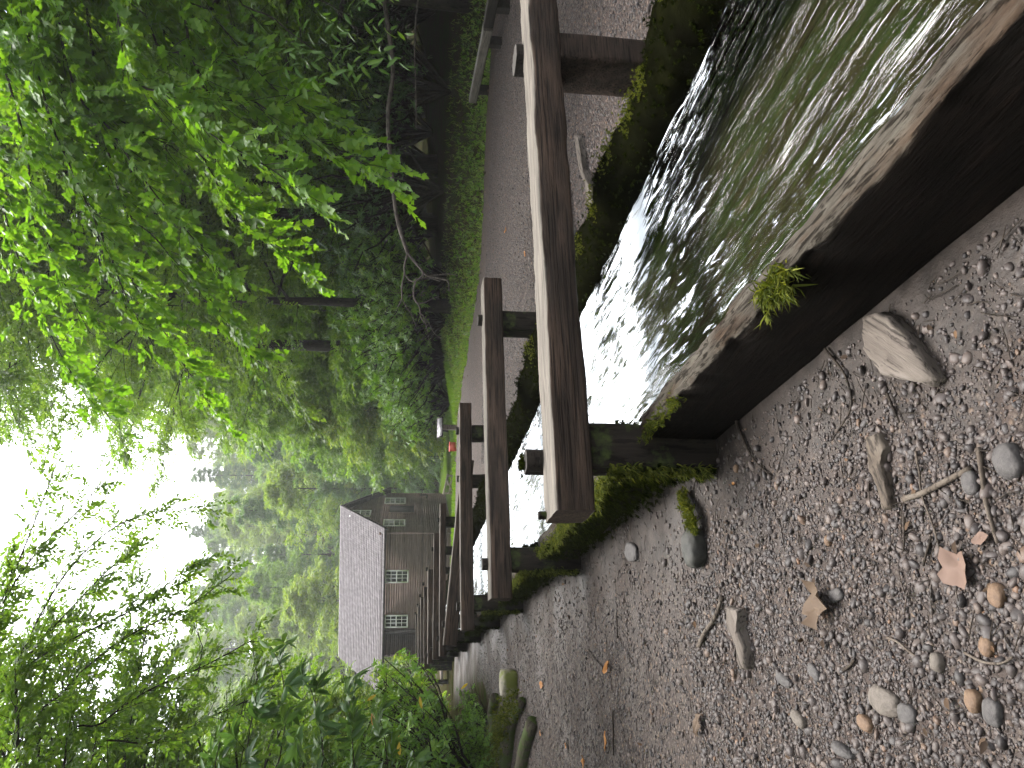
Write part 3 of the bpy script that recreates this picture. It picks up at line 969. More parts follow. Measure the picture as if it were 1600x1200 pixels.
# ------------------------------------------------------------------ beam frames across the flume
FR = [  # t, s_left, s_right, z_left(top), z_right(top), height, depth, label
    (3.42, 0.765, 4.6, 0.835, 0.845, 0.185, 0.29, 'nearest and largest weathered timber beam frame crossing the water in front'),
    (6.62, 0.735, 3.80, 0.80, 0.81, 0.185, 0.24, 'second timber beam frame across the flume, just beyond the nearest big beam'),
    (10.1, 0.74, 3.78, 0.805, 0.81, 0.17, 0.22, 'third timber beam frame, its right end in front of the sign'),
    (12.7, 0.70, 3.72, 0.905, 0.60, 0.21, 0.22, 'slumped timber beam frame tilting down to the right behind the third beam'),
    (16.1, 0.70, 3.75, 0.82, 0.83, 0.13, 0.2, 'fifth timber beam frame with mossy brown face against the green lawn'),
    (19.6, 0.78, 3.80, 0.83, 0.84, 0.16, 0.2, 'dark timber beam frame whose right end meets the corner of the mill'),
]
far = [(23.0, 0.80, 3.4), (26.2, 0.76, 3.3), (29.5, 0.80, 3.35), (32.8, 0.8, 3.4), (36.2, 0.8, 3.4)]
for t_, a_, b_ in far:
    k = (t_ - 23) / 12
    FR.append((t_, a_, b_, 0.86 + 0.13 * k, 0.89 + 0.15 * k, 0.16, 0.2, 'far timber beam frame among the stacked row in front of the mill wall'))


def knob(parent, x, y, z, r, h, seed, mat):
    V, Q, C = loft(h, r * 2, r * 2.2, 'x', nst=6, seed=seed, amp=0.012, round_=r * 0.55)
    V = np.column_stack([V[:, 1], V[:, 2], V[:, 0]])
    o = put('peg', make_mesh('peg', V, [Q, C], mat), parent)
    o.location = (x, y, z)
    return o


for i, (t_, sl, sr, zl, zr, hh, dd, lab) in enumerate(FR):
    c = fl((sl + sr) / 2, t_, 0)
    base = min(gz(*fl(1.1, t_, 0)[:2]), gz(*fl(3.4, t_, 0)[:2]))
    root = empty('beam_frame', (c[0], c[1], base), FA)
    tag(root, lab, 'beam frame', 'timber frames spanning the flume')
    L = sr - sl
    tilt = math.atan2(zl - zr, L)
    zt = (zl + zr) / 2
    timber('crossbeam', L, dd, hh, MAT['beam'], root, (0, dd / 2, zt - hh / 2 - base), (rad(1.5) * math.sin(i * 2.3), tilt, 0), seed=100 + i * 7, nst=160 if i < 2 else 50, amp=0.006 if i == 0 else 0.004, rag=0.035 if i == 0 else 0.015, round_=0.010)
    mid = (sl + sr) / 2
    zb = lambda s: zl + (zr - zl) * (s - sl) / L - hh - 0.003
    # left post stands outside the near wall
    wl = 0.20 if i else 0.22
    s_l = 1.075 if i else 1.10
    vpost('post', zb(s_l) - base + 0.12, wl, 0.20, MAT['post'], root, (s_l - mid, 0.16, -0.12), seed=200 + i, nst=30, amp=0.010, rag=0.02)
    s_r = 3.60 if i == 0 else 3.385
    bg_ = min(0, gz(*fl(s_r, t_, 0)[:2]))
    vpost('post', zb(s_r) - base + 0.15, 0.20, 0.30 if i == 0 else 0.2, MAT['post'] if i else MAT['beam'], root, (s_r - mid, 0.18, -0.15), seed=230 + i, nst=30, amp=0.006)
    # tenon pegs and cleats on top of the beam
    ztop = lambda s: zl + (zr - zl) * (s - sl) / L - base
    if i == 0:
        knob(root, 1.09 - mid, 0.34, ztop(1.1) + 0.0, 0.06, 0.15, 301, MAT['rail_dark'])
        knob(root, 0.80 - mid, 0.27, ztop(0.8) + 0.005, 0.022, 0.05, 302, MAT['post'])
        knob(root, 3.74 - mid, 0.33, ztop(3.7) - 0.005, 0.085, 0.10, 303, MAT['rail_dark'])
        P = rng.normal(0, 1, (60, 3)) * np.array([0.04, 0.03, 0.006]) + np.array([1.09 - mid, 0.35, ztop(1.09) + 0.085])
        blade_obj('moss', P, np.tile([0, 0, 1.0], (60, 1)), 500, 0.022, 0.005, 13, MAT['moss'], root)
    else:
        for s_ in (1.04, 3.42):
            knob(root, s_ - mid, dd * 0.75, ztop(s_) + 0.012, 0.05, 0.07, 310 + i + int(s_), MAT['rail_dark'])
    # moss growing on the left post
    if i < 6:
        n = 260
        P = np.column_stack([s_l - mid + rng.choice([-1, 1], n) * wl / 2 + rng.normal(0, 0.008, n), 0.16 + rng.uniform(-0.10, 0.14, n), rng.uniform(0.0, 0.5, n)])
        Nn = np.column_stack([np.sign(P[:, 0] - (s_l - mid)), np.full(n, -0.3), np.full(n, 0.1)])
        blade_obj('moss', P, Nn, 2600, 0.035, 0.007, 14 + i, MAT['moss'], root, droop=0.5)
        if i < 3:
            P = np.column_stack([s_l - mid - wl / 2 - 0.01 + rng.normal(0, 0.012, n), 0.06 + rng.uniform(-0.02, 0.1, n), rng.uniform(0.05, 0.55, n)])
            blade_obj('bright_moss', P, np.tile([-0.9, -0.3, 0.0], (n, 1)), 1000, 0.035, 0.007, 24 + i, MAT['moss_bright'], root, droop=0.5)

# ------------------------------------------------------------------ the mill
MILL_RZ = rad(-5)
E_ = np.array([math.cos(MILL_RZ), math.sin(MILL_RZ), 0])       # along the front, to the right
G_ = np.array([-math.sin(MILL_RZ), math.cos(MILL_RZ), 0])      # away along the gable
corner = at_Y(620, 833, 45.0)
corner[2] = 0
MW, MD = 8.6, 8.6


def mill_front(x, y):
    """point of the front wall plane seen at a photo pixel, in mill coordinates"""
    r = ray(x, y)
    k = ((corner - CAM) @ G_) / (r @ G_)
    p = CAM + r * k - corner
    return np.array([p @ E_, p @ G_, p[2]])


def mill_gable(x, y):
    r = ray(x, y)
    k = ((corner - CAM) @ E_) / (r @ E_)
    p = CAM + r * k - corner
    return np.array([p @ E_, p @ G_, p[2]])


Z_BASE = -1.35
Z_EAVE = mill_front(596, 850)[2]
gp0, gp1 = mill_gable(600, 828), mill_gable(600, 770)
MD = max(6.0, min(11, mill_gable(620, 771)[1]))
Z_RIDGE = Z_EAVE + (1.5 + 4.2 - Z_EAVE) * 1.02
mill = empty('mill', corner, MILL_RZ)
tag(mill, 'weathered grey clapboard mill house with shingled gable roof and white windows', 'building')
m, nt, out = new_mat('clapboard')
v = coords(nt)
sx = nt.nodes.new('ShaderNodeSeparateXYZ')
nt.links.new(v, sx.inputs[0])
st = noise(nt, coords(nt, (0.8, 0.8, 9)), 2.2, 5, 0.65)
big = noise(nt, v, 0.55, 4, 0.6)
brd = N(nt, 'ShaderNodeTexWhiteNoise', _noise_dimensions='1D')
nt.links.new(math_n(nt, 'FLOOR', math_n(nt, 'DIVIDE', sx.outputs['Z'], 0.135)), brd.inputs['W'])
f = math_n(nt, 'ADD', math_n(nt, 'MULTIPLY', st, 0.6), math_n(nt, 'ADD', math_n(nt, 'MULTIPLY', big, 0.3), math_n(nt, 'MULTIPLY', brd.outputs['Value'], 0.16)))
cc = ramp(nt, f, [(0.32, (0.06, 0.040, 0.035)), (0.52, (0.135, 0.090, 0.076)), (0.75, (0.235, 0.16, 0.135))])
finish(nt, out, cc, 0.85, bump(nt, st, 0.3, 0.01), 0.2)
MAT['clap'] = m
m, nt, out = new_mat('shingles')
v = coords(nt)
br = nt.nodes.new('ShaderNodeTexBrick')
br.inputs['Scale'].default_value = 1.0
br.inputs['Brick Width'].default_value = 0.13
br.inputs['Row Height'].default_value = 0.22
br.inputs['Mortar Size'].default_value = 0.006
br.inputs['Color1'].default_value = (0.26, 0.225, 0.225, 1)
br.inputs['Color2'].default_value = (0.38, 0.335, 0.335, 1)
br.inputs['Mortar'].default_value = (0.13, 0.11, 0.11, 1)
nt.links.new(coords(nt, (1, 1, 1), 'UV'), br.inputs['Vector'])
sn = noise(nt, v, 1.6, 6, 0.7)
sc_ = mixc(nt, math_n(nt, 'MULTIPLY', sn, 0.5), br.outputs['Color'], (0.1320, 0.1155, 0.1122))
finish(nt, out, sc_, 0.9, bump(nt, br.outputs['Fac'], -0.4, 0.02), 0.15)
MAT['shingle'] = m
MAT['white_paint'] = stone_mat('white_paint', (0.68, 0.66, 0.64), (0.78, 0.76, 0.74), (0.82, 0.80, 0.78), 8)
m, nt, out = new_mat('window_glass')
finish(nt, out, ramp(nt, noise(nt, coords(nt), 1.5, 2), [(0.35, (0.012, 0.013, 0.014)), (0.7, (0.035, 0.034, 0.032))]), 0.08, None, 0.5)
MAT['glass'] = m
MAT['dark_trim'] = wood_mat('dark_trim', (0.02, 0.016, 0.015), (0.04, 0.032, 0.03), (0.075, 0.062, 0.058), grain=(3, 3, 12))


def clap_wall(name, p0, p1, zb, zt0, zt1=None, apex=None, outward=(0, -1, 0)):
    """clapboard wall from p0 to p1 (mill xy); boards overlap like the real ones. apex=(frac, z) makes a gable"""
    p0, p1 = np.array(p0, float), np.array(p1, float)
    L = np.linalg.norm(p1 - p0)
    d = (p1 - p0) / L
    o = np.array(outward, float)
    bh = 0.135
    mb = MB()
    ztop = apex[1] if apex else zt0
    z = zb
    while z < ztop - 0.01:
        z1 = min(z + bh, ztop)
        if apex and z >= zt0:
            h = (z1 - zt0) / (apex[1] - zt0)
            a, b_ = L * apex[0] * h, L * (1 - (1 - apex[0]) * h)
            h0 = (z - zt0) / (apex[1] - zt0)
            a0, b0 = L * apex[0] * h0, L * (1 - (1 - apex[0]) * h0)
        else:
            a, b_, a0, b0 = 0, L, 0, L
        if b_ - a > 0.02:
            q = []
            for (aa, bb), zz, th in (((a0, b0), z, 0.036), ((a, b_), z1, 0.012)):
                for e in (aa, bb):
                    q.append(np.array([*(p0 + d * e), zz]) + o * th)
            for (aa, bb), zz in (((a0, b0), z), ((a, b_), z1)):
                for e in (aa, bb):
                    q.append(np.array([*(p0 + d * e), zz]) - o * 0.1)
            mb.add(q, [[[0, 1, 3, 2], [4, 6, 7, 5], [0, 4, 5, 1], [2, 3, 7, 6], [0, 2, 6, 4], [1, 5, 7, 3]]])
        z = z1
    return mb.build(name, MAT['clap'], mill, smooth=False)


xl_ = mill_front(620, 984)[0]            # the left end of the closed front, beyond it an open porch
PORCH = 3.4
clap_wall('front_wall', (xl_, 0), (0, 0), Z_BASE, Z_EAVE, outward=(0, -1, 0))
clap_wall('gable_wall', (0, 0.0), (0, MD), Z_BASE, Z_EAVE, apex=(0.5, Z_RIDGE - 0.12), outward=(1, 0, 0))
clap_wall('back_wall', (xl_ - PORCH, MD), (0, MD), Z_BASE, Z_EAVE, outward=(0, 1, 0))
clap_wall('side_wall', (xl_ - PORCH, 0.4 * MD), (xl_ - PORCH, MD), Z_BASE, Z_EAVE, outward=(-1, 0, 0))
clap_wall('porch_back_wall', (xl_, 0.15), (xl_, 0.62 * MD), Z_BASE, Z_EAVE, outward=(-1, 0, 0))
# roof: two slabs with UVs for the shingle courses
half = MD / 2
ov_e, ov_g = 0.38, 0.38
slope = math.atan2(Z_RIDGE - Z_EAVE, half)
Ls = half / math.cos(slope) + ov_e
xr0, xr1 = xl_ - PORCH - ov_g, ov_g
for side in (0, 1):
    rngr = np.random.default_rng(20 + side)
    nrow = int(Ls / 0.22)
    Vr, Qr, UV = [], [], []
    nx = int((xr1 - xr0) / 0.13)
    for r_ in range(nrow):
        a, b_ = r_ * Ls / nrow, (r_ + 1) * Ls / nrow
        for cxi in range(nx):
            x0 = xr0 + cxi * (xr1 - xr0) / nx + 0.003
            x1 = xr0 + (cxi + 1) * (xr1 - xr0) / nx - 0.003
            up = 0.024 + rngr.uniform(-0.006, 0.012)
            e = b_ + rngr.uniform(0.0, 0.025)
            n = len(Vr)
            for (xx, dd_, hh_) in ((x0, a, 0.004), (x1, a, 0.004), (x1, e, up), (x0, e, up), (x1, e, 0.0), (x0, e, 0.0)):
                y = half - dd_ * math.cos(slope) - hh_ * math.sin(slope)
                z = Z_RIDGE - dd_ * math.sin(slope) + hh_ * math.cos(slope)
                if side:
                    y = MD - y
                Vr.append((xx, y, z))
            Qr += [[n, n + 1, n + 2, n + 3], [n + 3, n + 2, n + 4, n + 5]]
    me = make_mesh('roof_slope', Vr, [Qr], None, False, np.repeat(np.random.default_rng(5).uniform(0, 1, len(Vr) // 6), 6))
    put('roof_slope', me, mill)
    mb = MB()
    cy = half - Ls / 2 * math.cos(slope) if not side else half + Ls / 2 * math.cos(slope)
    ang = slope if not side else -slope
    ca, sa = math.cos(ang), math.sin(ang)
    mb.box(((xr0 + xr1) / 2, cy + (0.045 * sa), Z_RIDGE - Ls / 2 * math.sin(slope) - 0.045 * ca), (xr1 - xr0 - 0.01, Ls - 0.01, 0.08), R=np.array([[1, 0, 0], [0, ca, -sa], [0, sa, ca]]))
    mb.build('roof_deck', MAT['dark_trim'], mill, smooth=False)
m, nt, out = new_mat('split_shingle')
v = coords(nt)
sn = noise(nt, v, 1.3, 6, 0.7)
fs = math_n(nt, 'ADD', math_n(nt, 'MULTIPLY', attr(nt), 0.55), math_n(nt, 'MULTIPLY', sn, 0.45))
finish(nt, out, ramp(nt, fs, [(0.15, (0.155, 0.138, 0.143)), (0.5, (0.198, 0.177, 0.183)), (0.85, (0.245, 0.221, 0.228))]), 0.9, bump(nt, noise(nt, coords(nt, (30, 4, 4)), 1.0, 3), 0.3, 0.01), 0.15)
for o in mill.children:
    if o.name.startswith('roof_slope'):
        o.data.materials.append(m)
# barge boards, fascia, corner boards, porch post and beam
for gx_ in (xr1 - 0.02,):
    for sgn in (-1, 1):
        mb = MB()
        y0, z0 = half, Z_RIDGE - 0.13
        y1, z1 = half + sgn * Ls * math.cos(slope), Z_RIDGE - 0.13 - Ls * math.sin(slope)
        mb.bar((gx_ - 0.03, y0, z0), (gx_ - 0.03, y1, z1), 0.05, 0.16)
        mb.build('bargeboard', MAT['dark_trim'], mill, smooth=False)
mb = MB()
mb.box(((xl_ - PORCH) / 2, -0.09, Z_EAVE - 0.14), (-(xl_ - PORCH), 0.10, 0.26))
mb.build('eave_board', MAT['dark_trim'], mill, smooth=False)
mb = MB()
mb.box((0.01, -0.03, (Z_BASE + Z_EAVE - 0.3) / 2), (0.10, 0.09, Z_EAVE - 0.3 - Z_BASE))
mb.build('corner_board', MAT['clap'], mill, smooth=False)
mb = MB()
mb.box((xl_ - 0.08, -0.02, (Z_BASE + Z_EAVE - 0.3) / 2), (0.24, 0.24, Z_EAVE - 0.3 - Z_BASE))
mb.build('porch_post', MAT['dark_trim'], mill, smooth=False)
mb = MB()
mb.box((xl_ - PORCH + 0.1, 0.1, (Z_BASE + Z_EAVE - 0.3) / 2), (0.2, 0.2, Z_EAVE - 0.3 - Z_BASE))
mb.build('porch_post', MAT['dark_trim'], mill, smooth=False)
mb = MB()
pz = mill_front(672, 1010)[2]
mb.box((xl_ - PORCH / 2 - 0.2, 0.62 * MD / 2, pz - 0.75), (PORCH - 0.1, 0.60 * MD, 0.12))
mb.build('porch_floor', MAT['timber'], mill, smooth=False)
mb = MB()
for zz in (0.15, 0.5, 0.9):
    mb.bar((xl_ - 0.2, 0.35 * MD, pz - 0.7 + zz), (xl_ - PORCH + 0.2, 0.35 * MD, pz - 0.7 + zz), 0.05, 0.12)
for xx in np.linspace(xl_ - 0.3, xl_ - PORCH + 0.3, 4):
    mb.box((xx, 0.35 * MD + 0.06, pz - 0.15), (0.09, 0.06, 1.1))
mb.build('porch_railing', MAT['timber'], mill, smooth=False)


def window(c, w, h, axis):
    """c centre on the wall in mill coords; axis 'f' front, 'g' gable"""
    if axis == 'f':
        ex, eo = np.array([1.0, 0, 0]), np.array([0, -1.0, 0])
    else:
        ex, eo = np.array([0, 1.0, 0]), np.array([1.0, 0, 0])
    ez = np.array([0, 0, 1.0])
    R = np.stack([ex, eo, ez], 1)
    c = np.array(c)

    def bx(mb, u, v_, d, su, sv, sd):
        mb.box(c + ex * u + ez * v_ + eo * d, (su, sd, sv), R=R)
    fr_ = MB()
    fw = 0.07
    for sgn in (-1, 1):
        bx(fr_, sgn * (w / 2 - fw / 2), 0, 0.05, fw, h, 0.07)
        bx(fr_, 0, sgn * (h / 2 - fw / 2), 0.05, w - 2 * fw, fw, 0.068)
    bx(fr_, 0, 0, 0.055, w - 2 * fw, 0.065, 0.06)
    root = fr_.build('window', MAT['white_paint'], mill, smooth=False)
    g = MB()
    bx(g, 0, 0, 0.030, w - 0.04, h - 0.04, 0.012)
    g.build('pane', MAT['glass'], root, smooth=False)
    mu = MB()
    iw = w - 2 * fw
    for k in (-1, 1):
        bx(mu, k * iw / 6, 0, 0.042, 0.032, h - 2 * fw, 0.014)
    ih = h / 2 - fw
    for sgn in (-1, 1):
        bx(mu, 0, sgn * (ih / 2 + 0.015), 0.041, iw, 0.032, 0.014)
    mu.build('glazing_bars', MAT['white_paint'], root, smooth=False)
    return root


def win_from(fn, x0, x1, y0, y1, axis):
    a, b_ = fn(x0, y1), fn(x1, y0)
    c = (a + b_) / 2
    w = abs(a[0] - b_[0]) if axis == 'f' else abs(a[1] - b_[1])
    return window(c, w, abs(a[2] - b_[2]), axis)


win_from(mill_front, 601, 638.5, 890, 910.5, 'f')
win_from(mill_front, 600.5, 637.5, 960, 980.5, 'f')
win_from(mill_gable, 598, 633.5, 813.5, 823, 'g')
win_from(mill_gable, 600.5, 634, 779.5, 788, 'g')
win_from(mill_gable, 545.5, 580.5, 799, 807.5, 'g')
a, b_ = mill_gable(607, 803), mill_gable(648.5, 791)
dc = (a + b_) / 2
dw, dh = abs(a[1] - b_[1]), abs(a[2] - b_[2])
mb = MB()
for sgn in (-1, 1):
    mb.box((0.05, dc[1] + sgn * (dw / 2), dc[2]), (0.10, 0.12, dh + 0.12))
mb.box((0.05, dc[1], dc[2] + dh / 2), (0.098, dw - 0.12, 0.12))
mb.box((0.10, dc[1], dc[2] - dh / 2), (0.20, dw - 0.12, 0.12))
door = mb.build('door', MAT['clap'], mill, smooth=False)
mb = MB()
mb.box((0.042, dc[1], dc[2]), (0.02, dw - 0.12, dh - 0.12))
mb.build('door_leaf', MAT['dark_trim'], door, smooth=False)
pp = mill_gable(668, 779)
mb = MB()
mb.tube([(0.02, pp[1], pp[2] + 0.05), (0.22, pp[1], pp[2] + 0.05), (0.26, pp[1], pp[2] + 0.12), (0.26, pp[1], pp[2] + 0.5)], 0.06, 8)
mb.build('vent_pipe', MAT['dark_trim'], mill)

# ------------------------------------------------------------------ low timber rail by the path, sign, stairs
def low_rail(x, y, y_len, ang, mat_, label, seed):
    g = gz(x, y)
    root = empty('low_rail', (x, y, g), ang)
    tag(root, label, 'rail', 'low timber rails along the path')
    timber('rail', y_len, 0.16, 0.17, mat_, root, (0, 0, 0.30), seed=seed, nst=30)
    for k in (-0.33, 0.33):
        vpost('support', 0.25, 0.2, 0.15, MAT['rail_dark'], root, (k * y_len, 0, -0.03), seed=seed + 2, nst=8)
    return root


low_rail(6.15, 14.95, 3.3, rad(91), MAT['rail'], 'pale grey low timber rail on short blocks at the far edge of the path', 61)
low_rail(6.32, 11.6, 3.3, rad(94), MAT['rail_dark'], 'dark low timber rail continuing beyond the pale one at the picture edge', 71)

sp = at_Y(704, 668, 26.0)
sgz = gz(sp[0], sp[1])
sign = empty('interpretive_sign', (sp[0], sp[1], sgz), rad(14))
tag(sign, 'small low slanted information sign with white panel on brown post beside the path', 'sign')
top = at_Y(692, 668, 26.0)[2] - sgz
vpost('post', top, 0.16, 0.14, MAT['timber'], sign, (0, 0, 0), seed=81, nst=10)
m, nt, out = new_mat('printed_panel')
v = coords(nt, (1, 1, 1))
pnz = noise(nt, coords(nt, (9, 9, 9)), 1.0, 3)
finish(nt, out, ramp(nt, pnz, [(0.52, (0.17, 0.16, 0.175)), (0.60, (0.05, 0.05, 0.06))]), 0.5, None, 0.4)
ca, sa = math.cos(rad(24)), math.sin(rad(24))
Rp = np.array([[1, 0, 0], [0, ca, -sa], [0, sa, ca]])
mb = MB()
mb.box((0, 0, top + 0.10), (0.62, 0.36, 0.025), R=Rp)
pn = mb.build('panel', m, sign, smooth=False)
mb = MB()
for sx_ in (-1, 1):
    mb.box(Rp @ np.array([sx_ * 0.325, 0, 0]) + np.array([0, 0, top + 0.10]), (0.03, 0.39, 0.04), R=Rp)
    mb.box(Rp @ np.array([0, sx_ * 0.195, 0]) + np.array([0, 0, top + 0.10]), (0.62, 0.03, 0.038), R=Rp)
mb.build('panel_frame', MAT['rail_dark'], sign, smooth=False)

rp = at_Y(711, 698, 31.0)
m, nt, out = new_mat('red_paint')
finish(nt, out, ramp(nt, noise(nt, coords(nt), 6, 3), [(0.3, (0.42, 0.05, 0.03)), (0.7, (0.55, 0.08, 0.05))]), 0.5)
rg = gz(rp[0], rp[1])
red = empty('red_box', (rp[0], rp[1], rg), rad(5))
tag(red, 'small red box standing low on the ground beyond the third beam', 'box')
hb = max(0.3, at_Y(708, 698, 31.0)[2] - rg)
mb = MB()
mb.box((0, 0, hb / 2), (0.36, 0.3, hb))
mb.build('body', m, red, smooth=False)
mb = MB()
mb.box((0, 0, hb + 0.02), (0.40, 0.34, 0.04))
mb.build('lid', m, red, smooth=False)

# little stair railing by the mill
stc = at_Y(713, 757, 43.0)
sg = gz(stc[0], stc[1])
stair = empty('stair_railing', (stc[0], stc[1], sg), rad(-5))
tag(stair, 'grey wooden stair railing with diagonal brace beside the mill gable', 'railing')
ht = at_Y(693, 757, 43.0)[2] - sg
for k, x_ in enumerate((-0.5, 0.0, 0.5)):
    mb = MB()
    mb.box((x_, 0, ht / 2 * (1 - 0.15 * k)), (0.09, 0.09, ht * (1 - 0.15 * k)))
    mb.build('post', MAT['timber'], stair, smooth=False)
mb = MB()
mb.bar((-0.55, -0.07, ht), (0.6, -0.07, ht * 0.66), 0.04, 0.11)
mb.build('handrail', MAT['timber'], stair, smooth=False)
mb = MB()
mb.bar((-0.5, -0.07, ht * 0.5), (0.55, -0.07, ht * 0.28), 0.04, 0.10)
mb.build('lower_rail', MAT['timber'], stair, smooth=False)
mb = MB()
mb.bar((-0.45, -0.12, ht * 0.15), (0.25, -0.12, ht * 0.72), 0.04, 0.10)
mb.build('brace', MAT['timber'], stair, smooth=False)

# ------------------------------------------------------------------ stones
def ico(sub):
    import bmesh
    bm = bmesh.new()
    bmesh.ops.create_icosphere(bm, subdivisions=sub, radius=1.0)
    V = np.array([v.co[:] for v in bm.verts])
    F = np.array([[v.index for v in f.verts] for f in bm.faces])
    bm.free()
    return V, F


ICO1, ICO2, ICO3, ICO4 = ico(1), ico(2), ico(3), ico(4)


def stone(label, x, y, size, mat_, seed, z=None, rz=0.0, group=None, name='stone', sink=0.35, angular=0.25):
    """size = (along picture-right of the upright photo, depth, height) in metres, at a photo pixel on the ground"""
    p = at_z(x, y, 0.0)
    p[2] = gz(p[0], p[1])
    V, F_ = ICO3 if max(size) < 0.12 else ICO4
    V = V.copy()
    # squarish rounding plus lumps
    V = np.sign(V) * np.abs(V) ** (1 - angular)
    V /= np.abs(V).max()
    V *= (1 + 0.16 * vnoise(V + seed, 1.3, seed, 3) + 0.04 * vnoise(V + seed, 6, seed, 2))[:, None]
    V *= np.array(size) / 2
    V[:, 2] += size[2] * (0.5 - sink)
    o = put(name, make_mesh(name, V, [F_], mat_), None, p, rz)
    tag(o, label, 'stone', group)
    return o


stone('dark rounded rock at the end of a bright moss strip beside the flume', 1096, 856, (0.20, 0.16, 0.12), MAT['stone_dark'], 1, rz=0.3, name='rock', sink=0.2)
stone('pale mossy squared boulder on the gravel near the bushes', 806, 1068, (0.36, 0.30, 0.26), MAT['stone_moss'], 2, rz=0.1, name='boulder', sink=0.15, angular=0.5)
stone('flat tan slab stone in the gravel, dark shadow along its right side', 1385, 1095, (0.15, 0.085, 0.045), MAT['stone_tan'], 3, rz=1.75)
stone('orange brown pebble stone beside the flat tan slab', 1356, 1130, (0.075, 0.05, 0.04), MAT['stone_orange'], 4, rz=1.6)
stone('grey green long stone at the very edge of the picture', 1318, 1172, (0.13, 0.04, 0.045), MAT['stone_grey'], 5, rz=1.7)
stone('grey flat stone with pointed end above the tan slab', 1275, 1050, (0.085, 0.05, 0.03), MAT['stone_grey'], 6, rz=1.4)
stone('long pale grey stone lying left of the grey pointed one', 1226, 1062, (0.12, 0.045, 0.03), MAT['stone_grey'], 7, rz=1.6)
stone('pale angular stone low in the gravel left of the orange one', 1250, 1123, (0.10, 0.05, 0.04), MAT['stone_tan'], 8, rz=1.5)
stone('rounded tan stone beside the curled pale twig', 1470, 1035, (0.055, 0.045, 0.04), MAT['stone_tan'], 9)
stone('rounded orange stone low in the corner of the gravel', 1527, 1095, (0.06, 0.05, 0.04), MAT['stone_orange'], 10)
stone('grey rounded stone near the thick stick', 1524, 755, (0.065, 0.055, 0.035), MAT['stone_grey'], 11, rz=0.4)
stone('large grey flat pebble by the picture corner', 1557, 1112, (0.07, 0.06, 0.035), MAT['stone_grey'], 12)
stone('light orange cluster stone by the faded pink leaf', 1565, 930, (0.06, 0.05, 0.035), MAT['stone_orange'], 13)
stone('orange pebble near the bottom twig', 1548, 1010, (0.05, 0.045, 0.035), MAT['stone_orange'], 14)
stone('small red brown stone lying in the pebbles near the half buried wood', 1297, 845, (0.04, 0.03, 0.03), MAT['stone_orange'], 15)
stone('light grey angular stone beside the grey round one', 1585, 720, (0.09, 0.08, 0.05), MAT['stone_grey'], 16, rz=0.5)
stone('dark rounded stone behind the pale slabs across the flume', 912, 384, (0.26, 0.2, 0.16), MAT['stone_dark'], 17, name='rock', sink=0.2)
stone('flat brown slab stone half sunk beside the mossy flume', 990, 862, (0.26, 0.12, 0.05), MAT['stone_grey'], 18, rz=1.7)
stone('small orange stone in the shade under the flume', 1152, 732, (0.04, 0.035, 0.025), MAT['stone_orange'], 19)
stone('grey speckled stone right of the long flat slab', 1310, 930, (0.045, 0.085, 0.03), MAT['stone_grey'], 20, rz=0.4)
stone('purplish flat stone beside the tan slab in the gravel', 1420, 1115, (0.085, 0.06, 0.03), MAT['stone_grey'], 21, rz=1.8)
# moss strip leading to the dark rock
a, b_ = at_z(1066, 770, 0.03), at_z(1086, 826, 0.05)
k = rng.uniform(0, 1, 260)[:, None]
P = a + (b_ - a) * k + rng.normal(0, 0.02, (260, 3)) * np.array([1, 1, 0.4])
ms = blade_obj('moss_strip', P - a, np.tile([0, 0, 1.0], (260, 1)), 2600, 0.03, 0.006, 33, MAT['moss_bright'], droop=0.2)
ms.location = a
tag(ms, 'narrow strip of bright green moss running from the flume to the dark rock', 'moss')

# ------------------------------------------------------------------ gravel (loose pebbles, one mass)
def pebble_field(name, XY, diam, seed, base, flat=(0.45, 0.9), lift=0.08, raise_=0.0):
    rng = np.random.default_rng(seed)
    n = len(XY)
    V0, F0 = base
    nv, nf = len(V0), len(F0)
    shapes = []
    for k in range(16):
        Vk = np.sign(V0) * np.abs(V0) ** rng.uniform(0.7, 1.0)
        Vk = Vk * (1 + 0.28 * vnoise(V0 + k * 3.1, 1.1, k, 2))[:, None]
        shapes.append(Vk)
    shapes = np.array(shapes)
    which = rng.integers(0, 16, n)
    V = shapes[which]
    sc = np.stack([diam * rng.uniform(0.8, 1.35, n), diam * rng.uniform(0.65, 1.0, n), diam * rng.uniform(*flat, n)], 1) / 2
    V = V * sc[:, None, :]
    th = rng.uniform(0, 2 * math.pi, n)
    tx, ty = rng.normal(0, 0.25, n), rng.normal(0, 0.25, n)
    c, s = np.cos(th)[:, None], np.sin(th)[:, None]
    x = V[:, :, 0] * c - V[:, :, 1] * s
    y = V[:, :, 0] * s + V[:, :, 1] * c
    z = V[:, :, 2] + x * tx[:, None] + y * ty[:, None]
    zz = terrain(XY[:, 0], XY[:, 1]) + raise_
    V = np.stack([x + XY[:, 0:1], y + XY[:, 1:2], z + (zz + sc[:, 2] * lift)[:, None]], 2).reshape(-1, 3)
    F = (F0[None] + (np.arange(n) * nv)[:, None, None]).reshape(-1, 3)
    var = np.repeat(rng.beta(1.6, 1.9, n), nv)
    o = put(name, make_mesh(name, V, [F], MAT['pebble'], True, var))
    tag(o, kind='stuff')
    return o


def wedge(n, r0, r1, az0, az1, seed, pw=1.0):
    rng = np.random.default_rng(seed)
    r = r0 + (r1 - r0) * rng.uniform(0, 1, n) ** pw
    az = np.radians(rng.uniform(az0, az1, n))
    return np.column_stack([np.sin(az) * r, np.cos(az) * r])


